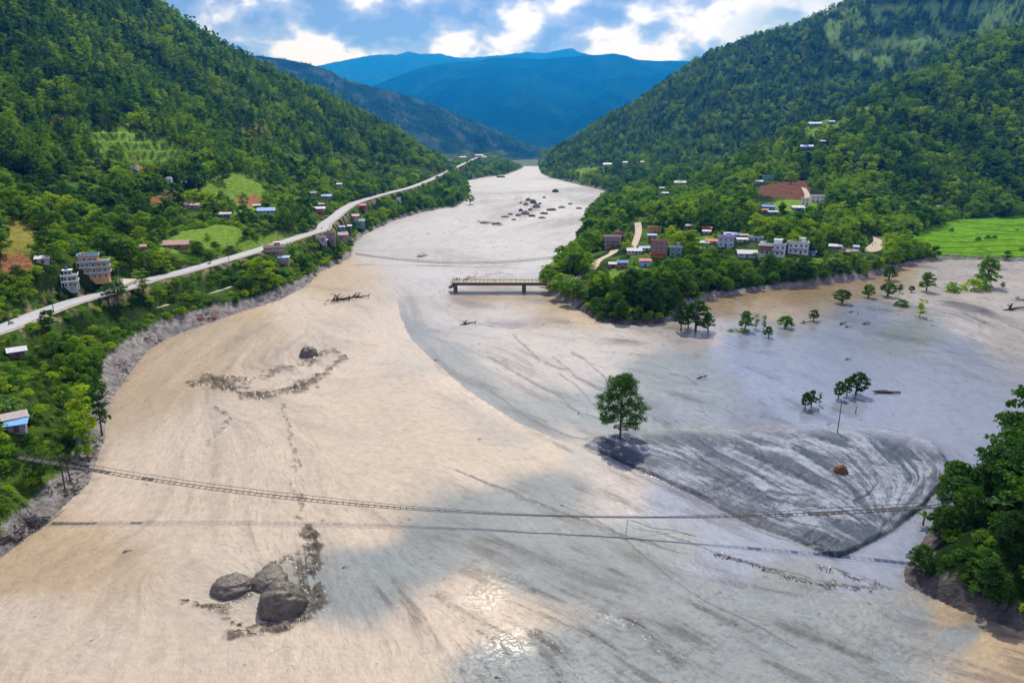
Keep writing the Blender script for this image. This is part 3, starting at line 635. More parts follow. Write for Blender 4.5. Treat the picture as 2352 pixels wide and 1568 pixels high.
crk = [[(1472.3,940.0),(1522.2,962.7),(1567.7,992.2),(1604.0,1012.7),(1649.4,1042.2),(1694.9,1067.2)],[(1435.9,994.5),(1490.4,1035.4),(1540.4,1053.6),(1599.5,1080.8),(1672.2,1101.3)],[(1649.4,1001.3),(1676.7,1012.7),(1704.0,1040.0),(1740.3,1055.9),(1776.6,1064.9)],[(1813.0,1080.8),(1858.4,1108.1),(1912.9,1130.8),(1953.8,1149.0),(1972.0,1164.9)],[(1763.0,1144.4),(1822.1,1162.6),(1890.2,1174.0)],[(1345.1,1026.3),(1399.6,1049.0),(1467.7,1080.8),(1540.4,1117.2),(1604.0,1139.9),(1658.5,1158.1),(1708.5,1180.8)],[(1354.1,1035.4),(1422.3,1067.2),(1504.1,1108.1),(1576.8,1139.9)],[(1604.0,1144.4),(1649.4,1128.5),(1685.8,1117.2),(1713.0,1099.0)],[(1667.6,1185.3),(1740.3,1212.6),(1799.4,1226.2),(1849.3,1253.5),(1919.7,1283.0),(1953.8,1262.6),(2012.9,1239.8),(2058.3,1217.1),(2103.7,1176.2),(2149.2,1135.4),(2181.0,1099.0),(2183.2,1062.7),(2144.6,1026.3),(2108.3,1008.1)],[(2119.6,1099.0),(2117.4,1135.4),(2081.0,1171.7),(2031.1,1203.5),(2012.9,1235.3)],[(1694.9,1203.5),(1776.6,1230.8),(1831.2,1244.4),(1890.2,1258.0)],[(1935.6,1180.8),(1981.1,1199.0),(2012.9,1217.1)],[(1958.4,1153.5),(1994.7,1139.9),(2012.9,1117.2),(2008.3,1089.9)],[(1286.0,858.2),(1322.3,885.5),(1367.8,930.9),(1390.5,962.7)],[(1286.0,921.8),(1331.4,944.5),(1376.9,960.4)],[(1522.2,1003.6),(1567.7,1026.3),(1631.3,1071.8),(1681.2,1099.0)],[(1454.1,1212.6),(1513.2,1221.7),(1576.8,1239.8),(1640.4,1264.8),(1694.9,1287.5),(1758.5,1303.4),(1831.2,1317.1),(1922.0,1342.1),(2053.8,1352.5)],[(1286.0,1158.1),(1345.1,1180.8),(1422.3,1226.2),(1490.4,1285.3),(1558.6,1339.8),(1626.7,1385.2),(1694.9,1417.0),(1763.0,1453.4),(1831.2,1489.7)],[(1422.3,980.9),(1476.8,1017.2),(1540.4,1040.0),(1604.0,1071.8),(1658.5,1094.5)],[(1722.1,1126.3),(1785.7,1135.4),(1853.9,1144.4)],[(1676.7,1167.2),(1740.3,1180.8),(1822.1,1203.5),(1876.6,1217.1)],[(1467.7,940.0),(1490.4,937.7),(1504.1,946.8)],[(1540.4,858.2),(1576.8,867.3),(1604.0,885.5)],[(1395.0,871.9),(1340.5,821.9),(1313.3,808.3)],[(1345.1,1008.1),(1376.9,1003.6),(1422.3,999.1)]]+[[(1120,820),(1230,880),(1280,905),(1340,955)],[(1100,880),(1180,935),(1260,970)],[(1180,940),(1300,1000),(1350,1010)],[(1270,820),(1330,870),(1400,900),(1430,940)],[(1180,770),(1240,830),(1300,850)],[(1090,640),(1150,625),(1180,632)],[(1060,735),(1130,750)],[(1050,1080),(1200,1140),(1300,1180),(1440,1232),(1560,1268)]]
ck = np.zeros(U.shape)
cu_ = U+5*fbm(X/2.0, Y/2.0, 4, 640)*np.clip(160/Y,0,1)+6*fbm(X/14, Y/14, 2, 642)*np.clip(160/Y,0,1); cv_ = V+3.5*fbm(X/2.0, Y/2.0, 4, 641)+3*fbm(X/14, Y/14, 2, 643)
cw_ = 1.1+1.4*np.clip(fbm(X/6, Y/6, 3, 644)+.3, 0, 1)
for i, pl in enumerate(crk):
    ix = near_poly(pl, cu_, cv_, 12)
    dd = pdist(cu_[ix], cv_[ix], pl); ck[ix] = np.maximum(ck[ix], np.exp(-(dd/(1.35*cw_[ix]))**2))
Zm = rise+(0.030*Lm+0.03*Lb+0.010*Lf+0.14*fbm(X/9,Y/6,4,650))*sstep(0,10,te_s)-(0.08*gl+0.10*g2+0.10*ck)*sstep(2,14,te_s)
Z = np.where(tin, Zm+0.05, Z-0.05*ck)
base = np.array((.065,.080,.108)); lite = np.array((.29,.315,.38)); dkk = np.array((.018,.024,.038))
w = sstep(-1.1, 1.2, 0.6*Lb+0.7*Lm+0.55*Lf+.25*Ld+2.6*fbm((X*0.86-Y*0.5)/14,(X*0.5+Y*0.86)/4,4,660)+1.6*fbm(X/13,Y/11,3,661))[:,None]
mc = base*(1-w)+lite*w
dm = np.clip(0.7*sstep(0.4,1.4,sk)+.35*sstep(1.0,2.2,-Ld)+1.0*ck+0.22*gl+0.30*g2*sstep(-.1,.3,fbm(X/12,Y/9,2,680))+0.8*np.exp(-(low/5.0)**2)+0.75*np.exp(-(low/26.0)**2)*sstep(-.9,.8,Lm+.6*Lf)+0.35*sstep(0.1,0.5,fbm(X/8,Y/6,3,670)), 0, 1)[:,None]
mc = mc*(1-0.8*dm)+dkk*0.8*dm
al = np.where(tin, sstep(0, 40, pdist(pu, pv, TONGUE[3:11])), 0)
al = np.maximum(al, np.where(tin & (V > 1120), 1, 0))*tin
CC = np.where(tin[:,None], mc*al[:,None]+CC*(1-al[:,None]), CC)
CC = np.where((~tin)[:,None], CC*(1-0.72*(ck*(ST > 0.12))[:,None])+np.array((.09,.09,.10))*0.72*(ck*(ST > 0.12))[:,None], CC)
rim = np.where(~tin & (V > 1025), np.exp(-(te/7.0)**2), 0)[:,None]; CC = CC*(1-0.45*rim)+np.array((.10,.12,.15))*0.45*rim
RO = np.where(tin, 0.40+0.12*w[:,0], RO)
RO = np.clip(RO+.35*np.clip(tur,0,1), 0.15, 0.9)
# wet rim along the banks
sh = np.exp(-np.clip(-rd_, 0, None)/1.6)*(rd_ < 0.5); CC = CC*(1-0.35*sh[:,None]*sstep(-.2,.3,rough_n)[:,None])
wet = idw([(1900,850,1.),(2100,950,1.),(1750,800,.9),(2250,950,1.),(1950,1000,.7),(2300,850,1.),(1650,760,.7),(2000,720,.9),(1850,690,.8),(2250,700,.6),(1700,900,.6),(1500,850,.3),(1450,1100,.3),(1600,1250,.3),(2050,1250,.4),(1120,1375,.10),(1185,1478,.15),(1050,1300,0.),(1250,1400,.04),(1300,1520,.06),(1020,1480,.03),(1100,1560,.05),(1300,760,.2),(1100,560,.1),(900,1000,0.),(600,700,.1),(300,1200,0.),(600,1400,.05),(1200,1300,0.),(1700,1450,.04),(1300,1100,.05),(1450,1350,.02),(950,1250,0.),(1150,680,.6),(330,900,.5),(560,745,.5),(60,1350,.4)], U, V, 3.5)[:,0]
SH_ = 0.09+0.50*wet; RO = np.clip(RO-.36*wet*(~tin), .12, .9); CC = CC*(1-0.12*wet*(~tin))[:,None]
SH_ = np.where(tin, .12, SH_)*(1-.7*np.clip(tur,0,1)); CC = np.clip(CC, .02, .75)
Z = np.where(rd_ > 1.5, -0.3, Z*sstep(1.5, -2.0, rd_))
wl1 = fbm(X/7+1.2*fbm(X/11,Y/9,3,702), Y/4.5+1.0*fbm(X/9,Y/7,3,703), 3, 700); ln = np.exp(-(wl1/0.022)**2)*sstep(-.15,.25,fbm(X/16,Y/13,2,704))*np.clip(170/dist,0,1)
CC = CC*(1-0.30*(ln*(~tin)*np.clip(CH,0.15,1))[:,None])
cr2 = sstep(1.25, 2.1, Lf*.55+Lm*.75)*np.clip(idw([(1500,1480,1.),(1700,1450,.7),(1350,1480,1.),(1200,1300,.6),(1000,1330,.6),(1900,1450,.4),(1600,1300,.3),(900,1000,0.),(400,1200,.15),(600,1500,0.),(1200,900,.5),(1600,900,.8),(2000,900,0.),(2200,700,.6),(1000,550,.2)], U, V)[:,0],0,1)*(~tin)*sstep(-.1,.25,fbm(X/9,Y/9,2,710))
CC = CC*(1-0.78*cr2[:,None])+np.array((.05,.047,.045))*.78*cr2[:,None]
CC = np.clip(CC, 0.02, 0.75)
RQ = quads_of(rr, rc)[:, ::-1]
kp = (rd_[RQ].min(1) < 3.0); RQ = RQ[kp]
tq = tin[RQ].mean(1) > 0.5
M_WATER = ground_mat('muddy_water', 0.35, 0.5, 0.10, 0.05, 1.1, 0.10, wet=True)
M_MUDF = ground_mat('wet_mud', 0.35, 0.6, 0.22, 0.12, 1.6, 0.16, wet=True)
RV = np.c_[X, Y, Z]
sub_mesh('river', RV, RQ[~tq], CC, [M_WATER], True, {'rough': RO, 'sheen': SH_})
sub_mesh('mud_flat', RV, RQ[tq], CC, [M_MUDF], True, {'rough': RO, 'sheen': SH_})
# ---------------------------------------------------------------- houses: where they stand (picture survey); built further down
# label, u, v of the base middle, width, height (2500-wide picture units), storeys, wall colour, roof kind, roof colour, options
BRK=(.30,.13,.09); WHT=(.72,.71,.69); BLW=(.40,.52,.66); PNK=(.55,.22,.30); TEA=(.18,.42,.42); CRM=(.55,.48,.36); GRY=(.38,.37,.36); BLUE=(.05,.20,.52); LBL=(.32,.50,.72); RED=(.50,.06,.06); ORG=(.60,.16,.05); SIL=(.62,.63,.65); RST=(.33,.15,.11); GRN=(.16,.42,.28); PUR=(.42,.26,.55)
HOUSES = [
 ("pink and white three storey house with green railings at the river end of the village",1496,604,38,27,3,(.45,.28,.27),'flat',(.30,.36,.27),'bal'),
 ("brown brick house with orange water tank behind the pink three storey house",1513,583,24,15,2,BRK,'flat',(.35,.28,.22),'tank'),
 ("narrow brick tower house with a pale blue awning roof beside the uphill track",1592,590,18,22,3,BRK,'shed',LBL,''),
 ("orange fronted house with blue side behind the narrow brick tower",1599,569,30,15,2,(.60,.30,.06),'flat',GRY,''),
 ("long low white house with a row of blue windows by the village junction",1549,620,32,12,1,WHT,'gable',(.66,.64,.60),'row'),
 ("small white house with light blue roof right of the long white house",1573,613,22,9,1,WHT,'gable',LBL,''),
 ("tall bare brick house with orange ground floor and red canopy in the village centre",1610,630,36,42,4,BRK,'flat',(.40,.34,.30),'canopy'),
 ("turquoise and white house with roof room right of the tall brick house",1650,627,28,24,2,TEA,'flat',(.55,.55,.52),'room'),
 ("brick house under a bright blue roof near the lower village track",1519,655,22,21,2,BRK,'gable',BLUE,''),
 ("small reddish hut with white roof left of the blue roofed brick house",1496,653,15,11,1,(.40,.16,.13),'gable',SIL,''),
 ("small pale blue house with pink gable roof in front of the tall brick house",1575,650,24,20,2,LBL,'gable',(.62,.14,.20),''),
 ("small dark house with bright red roof on the upper edge of the village",1727,565,20,12,1,(.30,.28,.30),'gable',RED,''),
 ("grey roofed shed left of the red roofed hut above the village",1683,558,13,6,1,GRY,'gable',(.45,.38,.37),''),
 ("low white roofed shelter just below the bright red roof",1726,572,16,4,1,GRY,'shed',SIL,''),
 ("low house with orange tile coloured roof left of the blue and purple house",1738,597,26,13,1,(.42,.50,.48),'gable',ORG,''),
 ("blue house with purple parapet and roof room among banana plants",1773,603,36,25,2,BLW,'flat',PUR,'room'),
 ("small grey tin shed below the orange roofed house",1722,600,18,6,1,GRY,'shed',SIL,''),
 ("long blue sheet roof at the top of the central house cluster",1784,580,26,8,1,GRY,'gable',LBL,''),
 ("tiny hut with bright blue roof behind the blue and purple house",1803,581,12,6,1,GRY,'gable',BLUE,''),
 ("grey gabled barn behind the central house cluster",1817,582,15,9,1,BRK,'gable',(.30,.28,.28),''),
 ("white flat roofed shed right of the purple roof room",1813,592,22,6,1,GRY,'shed',SIL,''),
 ("long white and blue house left of the broad round topped tree",1849,589,33,10,1,BLW,'flat',(.70,.69,.66),''),
 ("long pale green hall with white sheet roof standing on the grass",1825,628,42,15,1,(.48,.55,.48),'gable',SIL,''),
 ("white and brown modern two storey villa with a walled forecourt",1890,624,58,30,2,(.62,.68,.74),'flat',(.60,.60,.58),'bal room brick'),
 ("white two storey villa with balcony and red side wall right of the brown one",1950,620,46,29,2,(.66,.70,.75),'flat',(.60,.60,.58),'bal room'),
 ("little shed with bright blue roof right of the two white villas",1981,624,20,10,1,GRY,'shed',BLUE,''),
 ("isolated house with white roof among trees right of the villas",2042,609,26,9,1,(.20,.18,.18),'gable',SIL,''),
 ("tiny light blue domed shrine beside the dirt road bend",2090,610,10,8,1,LBL,'gable',LBL,''),
 ("house with tiered dark blue roof on the bright green shelf below the landslide",1878,513,27,12,2,(.10,.13,.22),'gable',BLUE,''),
 ("small hut with orange red roof attached below the tiered blue roof",1868,519,14,6,1,GRY,'shed',ORG,''),
 ("light blue roofed outbuilding beneath the tiered blue roof",1888,524,20,8,1,(.16,.36,.36),'shed',LBL,''),
 ("dark walled house with white two level roof on the shelf below the landslide",1949,514,26,11,2,(.10,.10,.14),'gable',SIL,''),
 ("smaller white house block beside the foot of the landslide scar",1967,500,18,15,2,WHT,'flat',(.55,.45,.42),''),
 ("larger white two storey house beside the foot of the landslide scar",1996,494,30,16,2,WHT,'flat',(.60,.55,.55),''),
 ("white roofed hut at the left rim of the landslide scar",1853,448,17,7,1,GRY,'gable',SIL,''),
 ("mint green house standing on top of the landslide scar",1876,440,27,11,1,GRN,'flat',(.25,.45,.32),''),
 ("blue roofed farmhouse in the clearing on the right hillside",1972,363,27,8,1,(.10,.12,.20),'gable',LBL,''),
 ("small blue roofed hut just above the right hillside farmhouse",2010,349,11,6,1,(.10,.12,.20),'gable',LBL,''),
 ("long blue roofed building on the ridge shoulder of the right hill",1992,306,28,6,1,(.16,.20,.28),'gable',LBL,''),
 ("short blue roofed building on the ridge shoulder right of the long one",2031,301,12,5,1,(.16,.20,.28),'gable',LBL,''),
 ("longest white building in the row at the foot of the far right mountain",1483,403,20,4,1,WHT,'gable',SIL,''),
 ("middle white building in the row at the foot of the far right mountain",1526,399,11,4,1,WHT,'gable',SIL,''),
 ("last small white building in the row at the foot of the far right mountain",1568,398,8,4,1,WHT,'gable',SIL,''),
 ("long white sheet roof in the trees on the upper spit near the mountain",1662,450,26,5,1,GRY,'gable',SIL,''),
 ("white roofed hut with bare orange earth beside it on the upper spit",1625,476,14,4,1,GRY,'gable',SIL,''),
 ("lone small white roof highest on the upper left of the spit",1617,463,11,3,1,GRY,'gable',SIL,''),
 ("small house with white roof at the upper left edge of the field",102,643,24,8,1,GRY,'gable',SIL,''),
 ("short rusty tin roof half hidden by trees above the road",343,612,18,10,1,(.25,.16,.12),'gable',RST,''),
 ("long rusty tin roofed barn above the road",428,606,54,11,1,(.25,.16,.12),'gable',RST,''),
 ("brown two storey roadside house with roof parapets on the river side",666,622,46,20,2,(.32,.20,.15),'flat',(.42,.30,.22),'bal room'),
 ("tall narrow house with blue awning roof below the roadside house",693,650,22,30,3,(.32,.24,.20),'shed',LBL,'bal'),
 ("brown three storey brick house at the road corner above the river",806,591,22,22,3,(.24,.18,.17),'flat',(.30,.26,.25),''),
 ("house with striped brown and white roof beside the corner brick house",830,584,32,16,2,(.30,.24,.24),'gable',(.42,.30,.28),''),
 ("low grey block building left of the corner brick house",780,589,26,9,1,GRY,'flat',(.45,.45,.44),''),
 ("tiny hut with pale blue roof in front of the corner brick house",790,594,13,6,1,GRY,'shed',LBL,''),
 ("teal walled riverside house under dark roof on the wooded bluff",870,549,36,14,2,(.12,.28,.30),'gable',(.14,.17,.20),''),
 ("riverside hut with pink and white roof above the teal walled house",862,533,24,7,1,GRY,'gable',(.60,.32,.36),''),
 ("white roofed hut below left of the teal walled house",850,558,14,6,1,(.10,.13,.16),'gable',SIL,''),
 ("low blue grey shed between the road and the teal walled house",830,561,20,7,1,(.2,.26,.34),'shed',(.26,.33,.42),''),
 ("house with bright crimson roof just below the distant road",883,509,19,11,1,(.40,.08,.12),'gable',(.70,.05,.14),''),
 ("white house with red base uphill from the road fork",779,522,25,18,2,(.50,.10,.10),'gable',SIL,''),
 ("small brown hut directly above the white and red house",784,504,11,6,1,BRK,'gable',(.40,.33,.30),''),
 ("pale blue roofed hut on the slope over the far road",797,484,22,6,1,(.25,.3,.36),'gable',LBL,''),
 ("small dark blue roofed hut left of the pale blue roofed hut",764,476,12,4,1,GRY,'gable',(.16,.26,.42),''),
 ("small white and blue hut highest on the left slope above the far road",828,454,11,4,1,LBL,'gable',SIL,''),
 ("wide house with bright sky blue roof among shrubs on the left slope",648,521,38,10,1,GRY,'gable',(.12,.36,.72),''),
 ("small grey gabled hut left above the sky blue roof",627,508,15,8,1,(.16,.16,.18),'gable',(.42,.44,.46),''),
 ("small house with deep blue wall and grey roof on the left slope",550,530,24,11,1,(.05,.14,.45),'gable',(.45,.38,.38),''),
 ("low house with red and white striped sheet roof by the brown path",468,508,32,9,1,(.30,.30,.30),'gable',(.52,.30,.26),''),
 ("small round topped white hut in the clearing left of the dark tree",412,445,16,9,1,WHT,'dome',WHT,''),
 ("small roofless white hut beside the brown terrace",327,412,17,7,1,WHT,'none',WHT,''),
 ("long dark farmhouse with blue cloth under the huge dark tree",459,452,40,11,1,(.06,.05,.06),'gable',(.10,.11,.16),''),
 ("white sheet roofed hut by the path at the left picture edge",37,872,30,12,1,(.15,.12,.12),'gable',SIL,''),
 ("hut with brown and white roof by the suspension bridge landing",30,1038,40,14,1,(.20,.14,.12),'gable',(.45,.38,.34),''),
 ("blue tarpaulin roofed lean-to below the brown roofed hut at the left edge",36,1054,34,13,1,(.25,.25,.28),'shed',(.16,.42,.75),''),
 ("white shed with dark doorway among shrubs below the distant road",973,493,9,9,1,WHT,'flat',WHT,''),
 ("pink house in the distant roadside village, left of the group",1130,388,16,6,1,(.45,.28,.28),'gable',(.55,.25,.25),''),
 ("white house lowest in the distant roadside village",1100,393,9,4,1,WHT,'flat',WHT,''),
 ("grey blue house in the middle of the distant roadside village",1146,386,12,6,2,(.35,.40,.48),'flat',(.4,.42,.48),''),
 ("large house with pale red roof at the far right of the distant village",1170,384,20,7,2,(.55,.50,.48),'gable',(.55,.24,.20),''),
 ("small pale house right beside the large pale red roof",1182,386,10,5,1,WHT,'gable',(.50,.38,.36),''),
]
hs = []
for lab, u, v, w_, h_, fl_, wc, rk, rcol, op in HOUSES:
    uu, vv = S(u, v); p = hit(uu, vv)
    dep = float(project(p.x, p.y, p.z)[2])
    hs.append((lab, p, w_*0.9408/F*dep, h_*0.9408/F*dep, fl_, wc, rk, rcol, op, dep))
KEEP = [((u-w_*.52)*0.9408, (u+w_*.52)*0.9408, (v-h_*1.0)*0.9408, (v-h_*0.12)*0.9408, h_x[9]) for (lab, u, v, w_, h_, *_), h_x in zip(HOUSES, hs)]
for r in [(178,270,612,690),(125,185,640,705),(256,330,668,716)]:       # the two storeyed roadside buildings and their yard
    dp = float(project(*hit((r[0]+r[1])/2*0.9408, r[3]*0.9408))[2]); KEEP.append((r[0]*0.9408, r[1]*0.9408, r[2]*0.9408, r[3]*0.9408, dp))
for r, dp in [((1104,1302,655,720),330),((1565,1575,515,560),520)]: KEEP.append((r[0]*0.9408, r[1]*0.9408, r[2]*0.9408, r[3]*0.9408, dp))
for pth_ in PATHS:
    for q_ in pth_[::2]:
        a_, b_, c_ = project(*q_); KEEP.append((a_-7, a_+7, b_-5, b_+3, float(c_)))
KEEP += [(1740, 1862, 416, 458, 640), (1995,2030,545,585,480), (1455,1475,508,560,520), (1365,1420,575,605,430),(1290,1345,640,655,360),(1850,1890,420,450,620)]

# ---------------------------------------------------------------- tree shapes
L_OLIVE = leaf_mat('foliage_green', (0.045,0.145,0.008), (0.185,0.340,0.012))
L_DARK = leaf_mat('foliage_dark', (0.010,0.055,0.006), (0.068,0.185,0.010))
L_YEL = leaf_mat('foliage_yellow_green', (0.120,0.265,0.008), (0.330,0.450,0.014), 0.42)
BARK = mat('bark', (0.11,0.085,0.065), 0.9, 0.3, 3)
def crown_np(seed, h0, h1, r, ncl, per, leaf, prof='round', droop=0.0, clr=0.33):
    rg = np.random.default_rng(seed); C = []
    while len(C) < ncl:
        t = rg.random(); a = rg.random()*2*math.pi
        if prof == 'round': R = r*math.sin(math.pi*min(1, 0.16+0.84*t))**0.55 if t > 0.02 else r*.5
        elif prof == 'cone': R = r*(1-t)**0.75+0.25
        elif prof == 'umb': R = r*(0.5+0.5*t) if t < .8 else r*(1-(t-.8)*2.4)
        elif prof == 'mound': R = r*math.sqrt(max(0.03, 1-t*t))
        else: R = r*(0.75+0.25*math.sin(t*9+seed))
        q = math.sqrt(rg.random()); q = 0.35+0.65*q
        lob = 1+0.22*math.sin(a*3+seed)+0.12*math.sin(a*5+seed*2+t*6)
        C.append((math.cos(a)*R*q*lob, math.sin(a)*R*q*lob, h0+(h1-h0)*t-droop*q))
    C = np.array(C); cs_ = r*clr*(0.65+0.7*rg.random(ncl)); shade = rg.random(ncl)
    n = ncl*per; ci = np.repeat(np.arange(ncl), per)
    d = rg.standard_normal((n,3)); d /= np.linalg.norm(d, axis=1)[:,None]
    d[:,2] = np.abs(d[:,2])*0.9-0.25
    pos = C[ci]+d*(cs_[ci]*(0.55+0.5*rg.random(n)))[:,None]*np.array([1,1,.72])
    nrm = d*0.8+rg.standard_normal((n,3))*0.45+np.array([0,0,0.45]); nrm /= np.linalg.norm(nrm, axis=1)[:,None]
    a1 = np.cross(nrm, rg.standard_normal((n,3))); a1 /= np.linalg.norm(a1, axis=1)[:,None]; a2 = np.cross(nrm, a1)
    s = leaf*(0.6+0.8*rg.random(n))[:,None]
    V = np.stack([pos-a1*s, pos-a2*s*0.6+nrm*s*.12, pos+a1*s, pos+a2*s*0.6+nrm*s*.12], 1).reshape(-1,3)
    Q = np.arange(n*4).reshape(n,4); sh_ = np.repeat(np.clip(shade[ci]*0.75+0.25*rg.random(n),0,1), 4)
    return V, Q, sh_
def trunk_np(seed, h, r, limbs=4, spread=2.0):
    rg = random.Random(seed); b = MB()
    wob = [(rg.uniform(-.1,.1)*h*.1, rg.uniform(-.1,.1)*h*.1) for _ in range(4)]
    b.tube([(0,0,-1.2),(wob[0][0],wob[0][1],h*.25),(wob[1][0],wob[1][1],h*.5),(wob[2][0],wob[2][1],h*.78)], [r*1.25,r*.9,r*.65,r*.3], 6)
    for i in range(limbs):
        a = rg.random()*6.28; z0 = h*rg.uniform(.32,.6); L = spread*rg.uniform(.6,1)
        b.tube([(0,0,z0),(math.cos(a)*L*.5,math.sin(a)*L*.5,z0+L*.45),(math.cos(a)*L,math.sin(a)*L,z0+L*.75)], [r*.45,r*.3,r*.12], 5, cap=False)
    return b
TR = {}
def make_kind(key, seed, lm, h0, h1, r, ncl, per, leaf, prof, trunk_h, trunk_r, clr=0.33, limbs=4, droop=0):
    V, Q, sh_ = crown_np(seed, h0, h1, r, ncl, per, leaf, prof, droop, clr)
    cm = mesh_np(key+'_crown', V, Q, [lm], False, None, None, {'shade': sh_})
    tm = None
    if trunk_h:
        tb = trunk_np(seed, trunk_h, trunk_r, limbs, r*.6); tm = tb.data(key+'_trunk', BARK)
        V2 = np.r_[V, np.array(tb.v)]; 
        me = bpy.data.meshes.new(key+'_whole')
        fq = [tuple(q) for q in Q.tolist()]+[tuple(i+len(V) for i in f) for f in tb.f]
        me.from_pydata(V2.tolist(), [], fq); me.materials.append(lm); me.materials.append(BARK)
        me.polygons.foreach_set('material_index', [0]*len(Q)+[1]*len(tb.f))
        a = me.attributes.new('shade', 'FLOAT', 'POINT'); a.data.foreach_set('value', np.r_[sh_, np.zeros(len(tb.v))].astype(np.float32)); me.update()
    else: me = cm
    TR[key] = (cm, tm, me)
for i in range(4):
    lm = [L_OLIVE, L_YEL, L_DARK, L_OLIVE][i]
    make_kind(f'broad{i}', 10+i, lm, 3.0, 9.4, [3.6,4.0,3.8,3.2][i], 46, 34, 0.36, 'round', 8.5, 0.28)
    make_kind(f'broadlo{i}', 30+i, lm, 2.2, 9.2, [3.6,4.0,3.7,3.3][i], 26, 13, 0.72, 'round', 5.0, 0.28, limbs=0)
for i in range(3):
    lm = [L_OLIVE, L_YEL, L_DARK][i]
    make_kind(f'tall{i}', 50+i, lm, 2.5, 12.5, [1.9,2.2,2.0][i], 34, 26, 0.34, 'col', 11, 0.2, clr=0.5)
    make_kind(f'talllo{i}', 60+i, lm, 2.0, 12.0, [2.1,2.4,2.6][i], 22, 11, 0.66, ['cone','col','cone'][i], 6, 0.2, clr=0.45, limbs=0)
for i in range(3):
    make_kind(f'wet{i}', 110+i, [L_DARK,L_OLIVE,L_DARK][i], 2.4, 9.4, [3.3,3.6,3.4][i], 62, 44, 0.34, ['round','mound','round'][i], 8.5, 0.42, clr=0.30, limbs=6)
for i in range(2):
    make_kind(f'dense{i}', 140+i, [L_DARK,L_DARK][i], 1.2, 9.4, [3.9,3.5][i], 95, 62, 0.235, ['mound','round'][i], 8.5, 0.3, clr=0.26, limbs=5)
for i in range(4):
    make_kind(f'bush{i}', 70+i, [L_OLIVE,L_YEL,L_YEL,L_DARK][i], 0.15, 1.9, 1.9, 20, 26, 0.22, 'mound', 0, 0, clr=0.42)
    make_kind(f'bushlo{i}', 80+i, [L_OLIVE,L_YEL,L_YEL,L_DARK][i], 0.1, 1.8, 2.0, 12, 10, 0.46, 'mound', 0, 0, clr=0.42)

# ---------------------------------------------------------------- scatter
rg = np.random.default_rng(77)
cand = []
def grid_pts(x0, x1, y0, y1, s):
    gx, gy = np.meshgrid(np.arange(x0, x1, s), np.arange(y0, y1, s)); gx = gx.ravel(); gy = gy.ravel()
    return gx+(rg.random(len(gx))-.5)*s*.95, gy+(rg.random(len(gy))-.5)*s*.95
rings = [(40,200,2.7,'near'),(200,420,3.6,'mid'),(420,760,5.0,'mid'),(760,1200,6.6,'far'),(1200,2250,8.6,'far')]
AX = []; 
# fast height lookup: bilinear on the terrain fan
TZ2 = tz.reshape(nr, nc); TD2 = td.reshape(nr, nc); TB2 = bankm.reshape(nr, nc); TR2 = troad.reshape(nr, nc)
def look(x, y):
    yy = np.clip(y, yg[0], yg[-1]-1e-3); a = x/np.maximum(yy, 30)
    r = np.interp(yy, yg, np.arange(nr)); c = np.interp(a, ag, np.arange(nc))
    i = np.clip(r.astype(int), 0, nr-2); j = np.clip(c.astype(int), 0, nc-2); fi = r-i; fj = c-j
    f = lambda T: (T[i,j]*(1-fj)+T[i,j+1]*fj)*(1-fi)+(T[i+1,j]*(1-fj)+T[i+1,j+1]*fj)*fi
    return f(TZ2), f(TD2), f(TB2), f(TR2)
road_px = np.array([project(*p)[:2] for p in road_s]); road_dep = np.array([project(*p)[2] for p in road_s])
out_x=[];out_y=[];out_z=[];out_s=[];out_k=[];out_r=[];out_h=[];out_lo=[]
